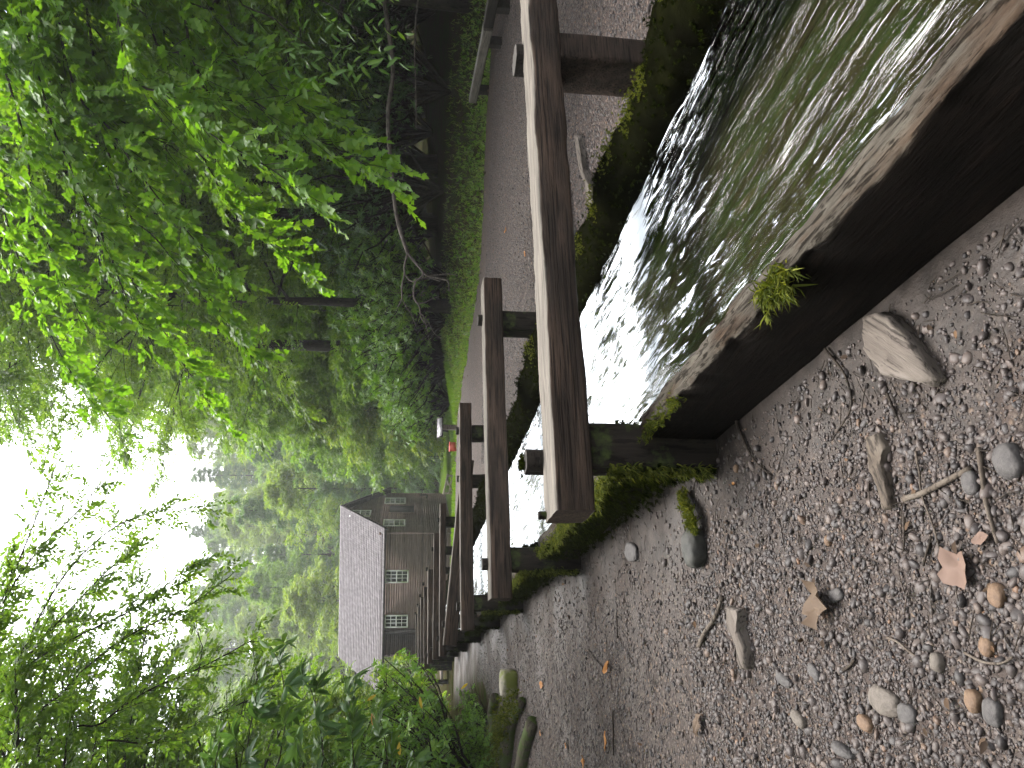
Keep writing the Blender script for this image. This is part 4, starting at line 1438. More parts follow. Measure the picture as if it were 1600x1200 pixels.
def left_filter(XY, seed, bare=True):
    rng = np.random.default_rng(seed)
    s = XY @ FN[:2]
    keep = s < 1.08
    P = np.column_stack([XY, np.zeros(len(XY))])
    nn = vnoise(P, 1.6, 91, 3)
    if bare:   # muddy strip beside the flume with fewer pebbles
        dens = 0.24 + 0.76 * sstep(0.10, 0.75, 1.05 - s + 0.35 * nn)
        keep &= rng.uniform(0, 1, len(XY)) < dens * (0.75 + 0.35 * vnoise(P + 5, 3.0, 92, 2))
    keep &= edge_dist(XY[:, 0], XY[:, 1], LEFT_EDGE) < 0.3
    return XY[keep]


rg_ = np.random.default_rng(77)
A = left_filter(wedge(60000, 0.75, 4.2, -42, 34, 1, 0.85), 2)
pebble_field('gravel', A, np.clip(rg_.lognormal(math.log(0.0135), 0.45, len(A)), 0.006, 0.042), 3, ICO2)
A = left_filter(wedge(75000, 0.75, 3.4, -42, 34, 4, 0.8), 5)
pebble_field('gravel', A, np.clip(rg_.lognormal(math.log(0.0075), 0.3, len(A)), 0.004, 0.015), 6, ICO1)
A = left_filter(wedge(110000, 3.6, 17, -36, 2, 7, 0.75), 8)
pebble_field('gravel', A, np.clip(rg_.lognormal(math.log(0.015), 0.4, len(A)), 0.007, 0.05), 9, ICO1)
# the path beyond the flume
XY = wedge(110000, 3.6, 16, -6, 36, 10, 0.75)
XY = XY[(XY @ FN[:2] > 3.15) & (edge_dist(XY[:, 0], XY[:, 1], PATH_EDGE) > 0.05)]
pebble_field('gravel', XY, np.clip(rg_.lognormal(math.log(0.017), 0.35, len(XY)), 0.008, 0.05), 11, ICO1, raise_=0.012)

# ------------------------------------------------------------------ twigs, wood scraps and fallen leaves on the ground
def stick(label, pix, r0, r1, mat_, name='twig', lift=0.012, seed=0, group='twigs lying on the gravel'):
    P = np.array([at_z(x, y, 0.0) for x, y in pix])
    P[:, 2] = terrain(P[:, 0], P[:, 1]) + lift
    P = smooth_path(P, 5)
    P += np.column_stack([np.zeros((len(P), 2)), 0.004 * vnoise(P * 20, 1, seed, 2)])
    o0 = P[0].copy()
    V, Q, T = tube_arrays(P - o0, np.linspace(r0, r1, len(P)), 7)
    V += (0.12 * r0) * np.stack([vnoise(V * 60, 1, seed + k, 2) for k in range(3)], 1)
    o = put(name, make_mesh(name, V, [Q, T], mat_), None, o0)
    tag(o, label, 'twig', group)
    return o


stick('thick bare stick lying near the faded pink leaf', [(1422, 780), (1455, 769), (1490, 751), (1525, 732)], 0.010, 0.008, MAT['stick'], 'stick')
stick('long thin twig running past the thick stick to the faded leaf', [(1438, 705), (1447, 740), (1450, 770), (1462, 805), (1478, 858)], 0.0035, 0.003, MAT['stick'])
stick('dark curved root on bare mud below the flume', [(1296, 545), (1318, 570), (1334, 600), (1337, 640), (1308, 688)], 0.005, 0.003, MAT['twig'])
stick('forked pale branch stub standing out of the pebbles', [(1098, 1010), (1106, 990), (1122, 965), (1134, 932)], 0.013, 0.009, MAT['stick'], 'branch', 0.02)
stick('curved pale twig by the rounded tan stone', [(1393, 996), (1412, 1004), (1430, 1020), (1448, 1034)], 0.0045, 0.003, MAT['stick'])
stick('reddish bark strip lying upright left of the picture edge', [(1536, 700), (1545, 745), (1553, 790), (1570, 848)], 0.008, 0.005, MAT['stick'])
stick('short dark twig left of the long thin one', [(1421, 802), (1421, 838), (1419, 862)], 0.004, 0.003, MAT['twig'])
stick('short thick twig end below the long thin one', [(1464, 838), (1458, 860), (1450, 884)], 0.004, 0.003, MAT['twig'])
stick('thin root leaving the shade at the foot of the flume', [(1155, 655), (1168, 690), (1185, 720), (1212, 745)], 0.009, 0.003, MAT['twig'])
stick('short dark twig on the mud between the root and the slab', [(1393, 615), (1402, 636), (1412, 660)], 0.005, 0.003, MAT['twig'])
stick('fine dark twig in the middle of the gravel', [(968, 962), (969, 985), (968, 1005)], 0.006, 0.004, MAT['twig'])
stick('short dark twig right of the brown curled leaf', [(1322, 1047), (1332, 1040), (1342, 1030)], 0.006, 0.005, MAT['twig'])
stick('thin bent twig at the picture edge among round stones', [(1515, 1020), (1545, 1034), (1575, 1036), (1592, 1026)], 0.004, 0.003, MAT['stick'])
stick('slender straight twig on the far gravel', [(962, 1108), (963, 1150), (963, 1180)], 0.007, 0.005, MAT['twig'])
stick('small pale twig on far gravel near the orange leaf', [(920, 1015), (932, 1030), (944, 1042)], 0.006, 0.004, MAT['twig'])


def ground_slab(name, label, cat, pix, thick, mat_, seed, z_under=0.03, tilt=0.0, group=None):
    """a flat piece of wood given by the outline of its top"""
    P = np.array([at_z(x, y, 0.0) for x, y in pix])
    c = P.mean(0)
    c[2] = gz(c[0], c[1])
    n = len(P)
    R2 = P[:, :2] - c[:2]
    # resample the outline and lay rings inwards
    ring = []
    for i in range(n):
        for k in range(6):
            ring.append(R2[i] + (R2[(i + 1) % n] - R2[i]) * k / 6)
    ring = np.array(ring)
    nn = len(ring)
    rings, zs = [], []
    for f, z in ((1.0, -z_under), (1.02, thick * 0.5), (0.97, thick * 0.92), (0.85, thick), (0.6, thick * 1.03), (0.3, thick * 1.0)):
        rings.append(ring * f)
        zs.append(np.full(nn, z))
    V = np.column_stack([np.concatenate(rings), np.concatenate(zs)])
    V[:, 2] += 0.22 * thick * vnoise(V * 25, 1, seed, 3) + tilt * V[:, 0]
    V[:, :2] += 0.006 * np.stack([vnoise(V * 30, 1, seed + 1, 2), vnoise(V * 30, 1, seed + 2, 2)], 1)
    m_ = len(rings)
    i = np.arange(m_ - 1)[:, None] * nn
    j = np.arange(nn)[None, :]
    j2 = (j + 1) % nn
    Q = np.stack([i + j, i + j2, i + nn + j2, i + nn + j], -1).reshape(-1, 4)
    V = np.concatenate([V, [[0, 0, thick * 1.0]]])
    l = (m_ - 1) * nn
    T = np.stack([l + np.arange(nn), l + (np.arange(nn) + 1) % nn, np.full(nn, len(V) - 1)], 1)
    # align local X with the long axis so that the grain follows it
    d = R2[np.argmax(np.hypot(R2[:, 0], R2[:, 1]))]
    ang = math.atan2(d[1], d[0])
    ca_, sa_ = math.cos(-ang), math.sin(-ang)
    V[:, :2] = np.column_stack([V[:, 0] * ca_ - V[:, 1] * sa_, V[:, 0] * sa_ + V[:, 1] * ca_])
    o = put(name, make_mesh(name, V, [Q, T], mat_), None, c, ang)
    tag(o, label, cat, group)
    return o


ground_slab('wood_slab', 'pale broken wood slab half buried in the mud under the flume wall', 'wood slab', [(1366, 496), (1392, 488), (1412, 498), (1440, 530), (1482, 590), (1470, 602), (1425, 592), (1398, 586), (1370, 545)], 0.05, MAT['slab'], 41)
ground_slab('wood_chunk', 'brown rotten wood chunk with a curled end below the slab', 'wood', [(1366, 682), (1384, 678), (1396, 700), (1390, 722), (1402, 770), (1403, 793), (1392, 796), (1385, 760), (1372, 735)], 0.03, MAT['stick'], 42)
ground_slab('wood_chunk', 'grey split wood stub with green algae sunk in the pebbles', 'wood', [(1148, 948), (1168, 952), (1166, 985), (1176, 1010), (1178, 1044), (1170, 1046), (1163, 1010), (1150, 985)], 0.05, MAT['slab'], 43)
ground_slab('stepping_slab', 'long pale slab on the path, the upper of two beyond the flume', 'slab', [(908, 212), (916, 214), (921, 262), (938, 300), (944, 325), (936, 332), (926, 290), (914, 256)], 0.07, MAT['slab'], 44)
ground_slab('stepping_slab', 'long pale slab on the path, the lower of two beside the dark stone', 'slab', [(890, 312), (897, 300), (898, 340), (905, 372), (914, 400), (908, 412), (896, 385), (888, 350)], 0.10, MAT['slab'], 45)


def log(label, pix, r0, r1, mat_, seed, lift, name='log'):
    P = np.array([at_z(x, y, 0.0) for x, y in pix])
    P[:, 2] = terrain(P[:, 0], P[:, 1]) + lift
    P = smooth_path(P, 6)
    o0 = P[0].copy()
    ang = math.atan2(*(P[-1] - P[0])[[1, 0]])
    V, Q, T = tube_arrays(P - o0, np.linspace(r0, r1, len(P)), 18)
    V += 0.12 * r0 * np.stack([vnoise(V * 7, 1, seed + k, 3) for k in range(3)], 1)
    ca_, sa_ = math.cos(-ang), math.sin(-ang)
    V[:, :2] = np.column_stack([V[:, 0] * ca_ - V[:, 1] * sa_, V[:, 0] * sa_ + V[:, 1] * ca_])
    o = put(name, make_mesh(name, V, [Q, T], mat_), None, o0, ang)
    tag(o, label, 'log')
    return o, P


lg, LP = log('short mossy grey log lying on the gravel by the bushes', [(840, 1128), (828, 1165), (818, 1215)], 0.07, 0.09, MAT['mossy_log'], 51, 0.05)
lg2, LP2 = log('long moss covered log along the gravel edge under the left bushes', [(822, 1095), (806, 1125), (800, 1160), (792, 1215)], 0.05, 0.17, MAT['mossy_log'], 52, 0.05)
P = LP2[rng.integers(0, len(LP2), 700)] + rng.normal(0, 0.07, (700, 3)) + np.array([0, 0, 0.12])
mm = blade_obj('moss', P - LP2[0], np.tile([0, -0.2, 1.0], (700, 1)), 6000, 0.05, 0.009, 53, MAT['moss_bright'])
mm.parent = lg2
mm.rotation_euler = (0, 0, -lg2.rotation_euler[2])
log('dark mossy log at the edge of the undergrowth behind the mossy log', [(780, 1090), (776, 1115), (781, 1150), (790, 1190)], 0.08, 0.12, MAT['mossy_log'], 54, 0.06)


def leaf_outline(kind):
    if kind == 'tulip':
        half = [(0.03, 0.0), (0.40, -0.02), (0.52, 0.18), (0.42, 0.36), (0.46, 0.55), (0.36, 0.86), (0.20, 0.80), (0.0, 0.72)]
    elif kind == 'maple':
        half = [(0.02, 0.0), (0.28, -0.06), (0.27, 0.06), (0.54, 0.16), (0.40, 0.28), (0.52, 0.50), (0.30, 0.45), (0.22, 0.60), (0.15, 0.78), (0.0, 1.0)]
    else:
        half = [(0.02, 0.0), (0.16, 0.12), (0.25, 0.32), (0.26, 0.5), (0.20, 0.72), (0.10, 0.9), (0.0, 1.0)]
    return np.array(half + [(-x, y) for x, y in half[::-1][1:]])


def fallen_leaf(label, x, y, size, mat_, rz, kind='oval', curl=0.25, seed=0, group='fallen leaves on the gravel', lift=0.02):
    p = at_z(x, y, 0.0)
    p[2] = gz(p[0], p[1]) + lift
    o2 = leaf_outline(kind)
    c = np.array([0.0, 0.4])
    rings = [o2, c + (o2 - c) * 0.8, c + (o2 - c) * 0.5, c + (o2 - c) * 0.22]
    nn = len(o2)
    V2 = np.concatenate(rings)
    z = curl * (V2[:, 0] ** 2) * 1.2 + curl * 0.5 * (V2[:, 1] - 0.4) ** 2 - 0.03 * np.exp(-(V2[:, 0] / 0.05) ** 2)
    V = np.column_stack([V2 - c, z])
    V[:, 2] += 0.16 * curl * 3 * vnoise(V * 3.2 + seed, 1, seed, 2) + 0.10 * curl * np.abs(np.sin(V[:, 0] * 9 + seed)) 
    V[:, :2] += 0.03 * np.stack([vnoise(V * 7 + seed, 1, seed + 1, 2), vnoise(V * 7 + seed, 1, seed + 2, 2)], 1)
    V = np.concatenate([V, [[0, 0, -0.03]]]) * size
    i = np.arange(3)[:, None] * nn
    j = np.arange(nn)[None, :]
    j2 = (j + 1) % nn
    Q = np.stack([i + j, i + j2, i + nn + j2, i + nn + j], -1).reshape(-1, 4)
    T = np.stack([3 * nn + np.arange(nn), 3 * nn + (np.arange(nn) + 1) % nn, np.full(nn, 4 * nn)], 1)
    root = empty('fallen_leaf', p, rz)
    tag(root, label, 'leaf', group)
    r_ = np.linalg.norm(V[:, :2], axis=1)
    put('blade', make_mesh('blade', V, [Q, T], mat_, True, np.clip(0.5 + vnoise(V * 9 / size, 1, seed, 2) * 0.5, 0, 1)), root)
    Vt, Qt, Tt = tube_arrays(smooth_path([(0, -0.36 * size, -0.001), (0.01 * size, -0.5 * size, 0.002), (0.05 * size, -0.75 * size, 0.0)], 4), np.linspace(0.0008, 0.0014, 9) * size / 0.1, 5)
    put('stalk', make_mesh('stalk', Vt, [Qt, Tt], MAT['twig']), root)
    return root


fallen_leaf('large faded pink tulip tree leaf lying flat in the gravel', 1507, 888, 0.115, MAT['fallen_pink'], rad(-85), 'tulip', 0.3, 1)
fallen_leaf('large pale brown crumpled leaf in the middle of the pebbles', 1292, 945, 0.15, MAT['fallen_brown'], rad(150), 'tulip', 0.8, 2)
fallen_leaf('bright orange curled leaf on the far gravel', 955, 1041, 0.13, MAT['fallen_orange'], rad(60), 'oval', 0.5, 3)
fallen_leaf('rust red leaf on the gravel nearer the bushes', 849, 1070, 0.15, MAT['fallen_orange'], rad(20), 'oval', 0.3, 4)
fallen_leaf('orange brown leaf on the gravel near the picture edge', 953, 1155, 0.15, MAT['fallen_orange'], rad(100), 'oval', 0.5, 5)
fallen_leaf('pale brown curled leaf between the two wood pieces', 1096, 1130, 0.14, MAT['fallen_brown'], rad(70), 'oval', 0.6, 6)
fallen_leaf('small dark rust leaf near the mossy log', 887, 1165, 0.09, MAT['fallen_orange'], rad(10), 'oval', 0.4, 7)
fallen_leaf('rust leaf at the foot of the mossy logs', 848, 1145, 0.11, MAT['fallen_orange'], rad(200), 'oval', 0.4, 8)
fallen_leaf('brown leaf by the picture edge on the far gravel', 916, 1190, 0.12, MAT['fallen_orange'], rad(120), 'oval', 0.5, 9)
fallen_leaf('pale leaf lying on the mud by the picture edge', 1549, 840, 0.06, MAT['fallen_pink'], rad(30), 'oval', 0.3, 10)
fallen_leaf('yellow orange leaf in the middle of the path beyond the flume', 793, 358, 0.14, MAT['fallen_orange'], rad(40), 'oval', 0.4, 11, lift=0.03)
fallen_leaf('orange leaf on the path just behind the nearest beam', 824, 396, 0.12, MAT['fallen_orange'], rad(140), 'oval', 0.4, 12, lift=0.03)
fallen_leaf('tiny orange leaf in the shade below the flume', 1153, 755, 0.03, MAT['fallen_orange'], rad(10), 'oval', 0.3, 13)

# crumbs of bark, broken twigs and leaf scraps strewn over the left ground
A = left_filter(wedge(3600, 0.8, 11, -40, 30, 61, 0.8), 62, bare=False)
rl = np.random.default_rng(63)
mbl = MB()
for x_, y_ in A[:1300]:
    l_ = rl.uniform(0.012, 0.06)
    a_ = rl.uniform(0, 6.28)
    z_ = gz(x_, y_) + 0.006
    c_, s_ = math.cos(a_) * l_, math.sin(a_) * l_
    mbl.tube([(x_ - c_, y_ - s_, z_ + rl.uniform(0, .006)), (x_ + rl.normal(0, .003), y_ + rl.normal(0, .003), z_ + 0.006), (x_ + c_, y_ + s_, z_ + rl.uniform(0, .008))], [0.0016, 0.0019, 0.001], 4, cap=False)
tag(mbl.build('twig_litter', MAT['twig']), kind='stuff')

# ------------------------------------------------------------------ foliage helpers
LEAF_OVATE = (np.array([(0, 0, 0), (-.22, .22, .04), (-.24, .58, .05), (0, 1, -.05), (.24, .58, .05), (.22, .22, .04)], float), [np.array([[0, 3, 2, 1], [0, 5, 4, 3]])])
_lo = leaf_outline('maple')
LEAF_MAPLE = (np.column_stack([np.concatenate([_lo, [[0, 0.3]]]), np.concatenate([0.25 * _lo[:, 0] ** 2, [-0.02]])]), [np.stack([np.full(len(_lo), len(_lo)), np.arange(len(_lo)), (np.arange(len(_lo)) + 1) % len(_lo)], 1)])
_y = np.array([0.0, 0.18, 0.45, 0.75, 1.0])
_w = np.array([0.012, 0.09, 0.14, 0.11, 0.012])
_z = np.array([0.0, 0.03, 0.02, -0.05, -0.15])
_V = []
for y_, w_, z_ in zip(_y, _w, _z):
    _V += [(-w_, y_, z_ + 0.035), (0, y_, z_), (w_, y_, z_ + 0.035)]
_Q = []
for r_ in range(4):
    for c_ in range(2):
        q = r_ * 3 + c_
        _Q.append((q, q + 1, q + 4, q + 3))
LEAF_LONG = (np.array(_V), [np.array(_Q)])


def unit(v):
    return v / np.maximum(np.linalg.norm(v, axis=-1, keepdims=True), 1e-9)


def bake_leaves(tpl, O, D, Nm, S, rng, var=None):
    """one leaf template at every origin O, pointing along D, facing Nm, of length S"""
    V0, polys = tpl
    D = unit(D)
    X = unit(np.cross(D, Nm))
    Z = np.cross(X, D)
    V = O[:, None, :] + S[:, None, None] * (X[:, None, :] * V0[None, :, 0:1] + D[:, None, :] * V0[None, :, 1:2] + Z[:, None, :] * V0[None, :, 2:3])
    n, k = len(O), len(V0)
    P = [(p[None] + (np.arange(n) * k)[:, None, None]).reshape(-1, p.shape[1]) for p in polys]
    if var is None:
        var = rng.uniform(0, 1, n)
    return V.reshape(-1, 3), P, np.repeat(var, k)


def spray_leaves(Pp, Dd, per, length, leaf, rng, up=(0, 0, 1), ang=0.95, droop=0.35, flat=0.45):
    """sprays: at each point a twig along Dd with alternating leaves in a roughly level plane"""
    n = len(Pp)
    Dd = unit(Dd)
    upv = unit(np.tile(np.array(up, float), (n, 1)) + rng.normal(0, flat, (n, 3)))
    side = unit(np.cross(Dd, upv))
    upn = np.cross(side, Dd)
    j = np.arange(per)
    f = (j + 0.6) / per
    sg = np.where(j % 2 == 0, 1.0, -1.0)
    O = Pp[:, None, :] + Dd[:, None, :] * (length * f)[None, :, None]
    O[:, :, 2] -= (droop * length * f ** 2)[None, :]
    a = ang * (1 - 0.65 * f ** 2)
    D = Dd[:, None, :] * np.cos(a)[None, :, None] + side[:, None, :] * (np.sin(a) * sg)[None, :, None]
    D = D + rng.normal(0, 0.22, D.shape)
    D[:, :, 2] -= droop * rng.uniform(0.2, 1.2, D.shape[:2])
    Nm = upn[:, None, :] + rng.normal(0, 0.35, D.shape)
    S = leaf * rng.uniform(0.65, 1.2, D.shape[:2])
    return O.reshape(-1, 3), D.reshape(-1, 3), Nm.reshape(-1, 3), S.reshape(-1), np.repeat(rng.uniform(0, 1, n), per)


def tree_meshes(seed, H, r0, cb, R, nl, nsub, nspr, leaf, per=12, tpl=LEAF_OVATE, shape=0.5, droop=0.3, mat='canopy', lean=0.0, name='tree', elev=(5, 58)):
    rng = np.random.default_rng(seed)
    wood = MB()
    zs = np.linspace(-0.3, H * 0.97, 12)
    wob = np.cumsum(rng.normal(0, 0.012 * H / 12 * 2, (12, 2)), 0)
    tp = np.column_stack([wob[:, 0] + lean * zs, wob[:, 1], zs])
    rr = r0 * (1 - 0.92 * np.linspace(0, 1, 12) ** 0.9)
    rr[0] *= 1.5
    wood.tube(tp, rr, 9)
    SP, SDn = [], []
    for i in range(nl):
        p = (i + 0.5) / nl
        h = cb + (H * 0.97 - cb) * p ** 0.9
        b0 = np.array([np.interp(h, zs, tp[:, 0]), np.interp(h, zs, tp[:, 1]), h])
        az = i * 2.39996 + rng.normal(0, 0.35)
        prof = (math.sin(math.pi * min(1, 0.18 + 0.80 * p)) ** 0.75) if shape > 0 else (1 - 0.88 * p)
        L = R * max(0.22, prof) * rng.uniform(0.75, 1.15)
        el = rad(elev[0] + (elev[1] - elev[0]) * p + rng.normal(0, 7))
        d = np.array([math.cos(az) * math.cos(el), math.sin(az) * math.cos(el), math.sin(el)])
        k = np.linspace(0, 1, 7)
        pts = b0 + d * (L * k)[:, None]
        pts[:, 2] += L * (0.10 * k - 0.22 * k ** 2) * (1 if droop > 0 else -0.5)
        pts += rng.normal(0, 0.03 * L, (7, 3)) * k[:, None]
        rl = max(0.012, np.interp(h, zs, rr) * 0.45)
        wood.tube(pts, rl * (1 - 0.85 * k), 5, cap=False)
        for s in range(nsub):
            f = 0.22 + 0.78 * (s + rng.uniform(0, 1)) / nsub
            q0 = pts[0] + 0
            q0 = np.array([np.interp(f, k, pts[:, c]) for c in range(3)])
            sgn = 1 if s % 2 else -1
            a2 = az + sgn * rng.uniform(0.4, 1.2)
            Ls = L * (0.46 - 0.26 * f) * rng.uniform(0.7, 1.3) + 0.25
            e2 = el * 0.5 + rng.normal(0, 0.2)
            d2 = np.array([math.cos(a2) * math.cos(e2), math.sin(a2) * math.cos(e2), math.sin(e2)])
            kk = np.linspace(0, 1, 4)
            qs = q0 + d2 * (Ls * kk)[:, None]
            qs[:, 2] -= droop * 0.4 * Ls * kk ** 2
            wood.tube(qs, max(0.006, rl * 0.3) * (1 - 0.7 * kk), 3, cap=False)
            g = rng.uniform(0.15, 1.0, nspr)
            pos = np.stack([np.interp(g, kk, qs[:, c]) for c in range(3)], 1)
            dd = d2 + rng.normal(0, 0.65, (nspr, 3))
            dd[:, 2] = dd[:, 2] * 0.6 - droop * 0.2
            SP.append(pos + rng.normal(0, 0.05 * Ls + 0.03, pos.shape))
            SDn.append(dd)
    SP, SDn = np.concatenate(SP), np.concatenate(SDn)
    O, D, Nm, S, tv = spray_leaves(SP, SDn, per, leaf * 4.2, leaf, rng, droop=droop)
    V, P, var = bake_leaves(tpl, O, D, Nm, S, rng, np.clip(0.55 * tv + 0.45 * rng.uniform(0, 1, len(O)), 0, 1))
    me_c = make_mesh('crown', V, P, MAT[mat], True, var)
    me_t = wood.mesh('trunk', MAT['bark'])
    return me_t, me_c


def place_tree(meshes, x, y, label, sc=1.0, rz=0.0, name='tree', group=None, mat=None, z=None, cat='tree', parts=('trunk', 'crown')):
    root = empty(name, (x, y, (gz(x, y) if z is None else z) - 0.05), rz)
    root.scale = (sc, sc, sc)
    tag(root, label, cat, group)
    put(parts[0], meshes[0], root)
    c = put(parts[1], meshes[1], root)
    if mat:
        c.material_slots[0].link = 'OBJECT'
        c.material_slots[0].material = MAT[mat]
    return root


def bush_meshes(seed, H, R, nstem, nros, leaf, per=9, mat='rhodo', inner=0.35, up=0.45):
    """many-stemmed evergreen bush with whorled long leaves"""
    rng = np.random.default_rng(seed)
    wood = MB()
    PO, PD = [], []
    for i in range(nstem):
        az = rng.uniform(0, 2 * math.pi)
        rr_ = R * math.sqrt(rng.uniform(0.02, 1.0))
        hh = H * rng.uniform(0.45, 1.0) * (1 - 0.35 * (rr_ / R) ** 2)
        k = np.linspace(0, 1, 7)
        end = np.array([math.cos(az) * rr_, math.sin(az) * rr_, hh])
        pts = np.column_stack([end[0] * k ** 1.1, end[1] * k ** 1.1, hh * k ** 0.85])
        pts[1:] += rng.normal(0, 0.05 * H, (6, 3)) * k[1:, None] * 0.7
        wood.tube(pts, np.linspace(0.028, 0.006, 7) * (H / 3 + 0.4), 4, cap=False)
        for j in range(nros):
            f = inner + (1 - inner) * rng.uniform(0, 1) ** 0.7
            q = np.array([np.interp(f, k, pts[:, c]) for c in range(3)])
            d = rng.normal(0, 1, 3)
            d = d / np.linalg.norm(d)
            d[2] = abs(d[2]) * 0.7 + up * 0.5
            l = rng.uniform(0.12, 0.42) * (H / 3 + 0.3)
            e = q + d * l
            wood.tube(np.array([q, (q + e) / 2 + rng.normal(0, 0.02, 3), e]), [0.006, 0.005, 0.004], 3, cap=False)
            PO.append(e)
            PD.append(d)
    PO, PD = np.array(PO), unit(np.array(PD))
    n = len(PO)
    a = unit(np.cross(PD, rng.normal(0, 1, (n, 3))))
    b = np.cross(PD, a)
    th = (np.arange(per) / per * 2 * math.pi)[None, :] + rng.uniform(0, 6, (n, 1)) + rng.normal(0, 0.15, (n, per))
    tilt = rng.uniform(-0.25, 0.55, (n, per))
    D = (a[:, None] * np.cos(th)[..., None] + b[:, None] * np.sin(th)[..., None]) * np.cos(tilt)[..., None] + PD[:, None] * np.sin(tilt)[..., None]
    Nm = PD[:, None] + rng.normal(0, 0.25, D.shape)
    O = np.repeat(PO[:, None], per, 1) - PD[:, None] * rng.uniform(0, 0.03, (n, per, 1))
    S = leaf * rng.uniform(0.65, 1.15, (n, per))
    var = np.clip(np.repeat(rng.uniform(0, 1, n), per) * 0.6 + 0.4 * rng.uniform(0, 1, n * per), 0, 1)
    V, P, var = bake_leaves(LEAF_LONG, O.reshape(-1, 3), D.reshape(-1, 3), Nm.reshape(-1, 3), S.reshape(-1), rng, var)
    return wood.mesh('stems', MAT['bark']), make_mesh('foliage', V, P, MAT[mat], True, var)

# ------------------------------------------------------------------ vegetation: shared meshes
T_BROAD = tree_meshes(1, 17, 0.28, 2.6, 6.2, 34, 8, 20, 0.19, mat='canopy')
T_SLIM = tree_meshes(2, 21, 0.26, 4.0, 5.2, 36, 8, 18, 0.19, mat='canopy')
T_CONIFER = tree_meshes(3, 22, 0.25, 1.2, 4.8, 50, 8, 13, 0.17, shape=0, droop=0.45, mat='canopy_dark', elev=(-12, 25))
T_SMALL = tree_meshes(4, 7.5, 0.10, 0.5, 3.2, 30, 7, 18, 0.14, mat='canopy')
T_NEAR = tree_meshes(5, 14, 0.20, 2.2, 6.2, 36, 10, 24, 0.11, mat='canopy')
T_NEAR2 = tree_meshes(6, 13, 0.18, 1.8, 5.8, 32, 10, 24, 0.11, mat='canopy')
T_HIGH = tree_meshes(9, 18, 0.22, 5.5, 6.2, 34, 10, 22, 0.12, mat='canopy')
T_LIGHT = tree_meshes(7, 12, 0.16, 3.0, 5.2, 30, 9, 19, 0.10, mat='canopy')
B_BIG = bush_meshes(11, 4.6, 2.6, 30, 11, 0.17, mat='rhodo', inner=0.35)
B_BIG2 = bush_meshes(12, 4.0, 2.4, 28, 11, 0.16, mat='rhodo', inner=0.3)
B_MID = bush_meshes(13, 2.6, 1.9, 60, 16, 0.125, mat='rhodo_light', inner=0.2)
B_LOW = bush_meshes(15, 0.9, 1.1, 40, 9, 0.075, mat='herb', inner=0.15, up=0.8)

rngp = random.Random(5)
ang = lambda: rngp.uniform(0, 6.283)

# understory thicket on the bank to the right
for i, (x, y, k, mname) in enumerate([(15.5, 15.5, 1.0, 0), (12.6, 16.6, 0.95, 1), (9.9, 18.4, 1.0, 0), (7.4, 19.6, 0.9, 1), (5.2, 21.0, 1.0, 0), (13.8, 20.2, 1.15, 1),
                                     (19, 16.5, 1.2, 1), (17, 13.5, 1.1, 0), (12.5, 25.5, 1.35, 1), (9.5, 27, 1.35, 0), (7, 29, 1.4, 1), (20, 24, 1.4, 0), (17, 28, 1.5, 1), (13, 31, 1.5, 0), (9.5, 33, 1.5, 1), (10.6, 22.0, 1.2, 0), (7.6, 23.6, 1.2, 1), (4.9, 25.2, 1.1, 0), (17.5, 20, 1.2, 1), (15, 24, 1.3, 0)]):
    place_tree(B_BIG if mname == 0 else B_BIG2, x, y, 'tall dark rhododendron of the shaded thicket behind the path on the right', k, ang(), 'rhododendron', 'rhododendrons of the thicket right of the path', cat='shrub', parts=('stems', 'foliage'))
for i, (x, y, k) in enumerate([(3.1, 22.6, 1.15), (2.0, 25.6, 1.35), (3.9, 28.0, 1.6), (1.0, 29.6, 1.3), (0.4, 33.5, 1.4), (2.3, 32.4, 1.7), (-0.9, 37.0, 1.3), (0.9, 38.5, 1.7)]):
    place_tree(B_MID, x, y, 'bright green leafy shrub on the verge where the path narrows', k, ang(), 'shrub', 'light green shrubs along the far verge', cat='shrub', parts=('stems', 'foliage'))
# left bushes
LEFTB = [(-6.45, 11.7, 1.0, B_MID, None, 'light green bush at the gravel edge nearest the mossy logs'),
         (-7.45, 14.8, 1.12, B_MID, None, 'light green bush just left of the flume, second along its side'),
         (-9.0, 18.8, 1.2, B_MID, None, 'light green bush left of the far beam ends'),
         (-10.9, 23.2, 1.35, B_MID, 'canopy_yellow', 'yellow green bush in front of the left end of the mill'),
         (-8.2, 11.2, 1.3, B_BIG2, None, 'dark rhododendron behind the light bush at the gravel edge'),
         (-7.3, 8.3, 0.85, B_BIG2, None, 'dark rhododendron at the left picture edge behind the closest one')]
for x, y, k, me, mt_, lab in LEFTB:
    place_tree(me, x, y, lab, k, ang(), 'rhododendron' if me is not B_MID else 'shrub', None, mt_, cat='shrub', parts=('stems', 'foliage'))
for i, (x, y, k) in enumerate([(-5.9, 13.1, 0.7), (-6.3, 14.0, 0.7), (-5.6, 11.2, 0.55), (-6.9, 13.3, 0.8), (-5.75, 12.3, 0.5)]):
    place_tree(B_LOW, x, y, 'low bright green herb clump at the foot of the left bushes', k, ang(), 'herb_clump', 'herb clumps below the left bushes', cat='plant', parts=('stems', 'foliage'))

# yellowing leaves in the left bushes
def hung_leaf(label, x, y, Y, size, mat_, seed):
    p = at_Y(x, y, Y)
    r_ = np.random.default_rng(seed)
    V, P, var = bake_leaves(LEAF_LONG, np.zeros((1, 3)), r_.normal(0, 1, (1, 3)) * np.array([[1, 0.3, 0.6]]), np.array([[0.1, -1.0, 0.35]]), np.array([size]), r_)
    o = put('old_leaf', make_mesh('old_leaf', V, P, mat_, True, var), None, p)
    tag(o, label, 'leaf', 'old leaves still hanging in the left bush')


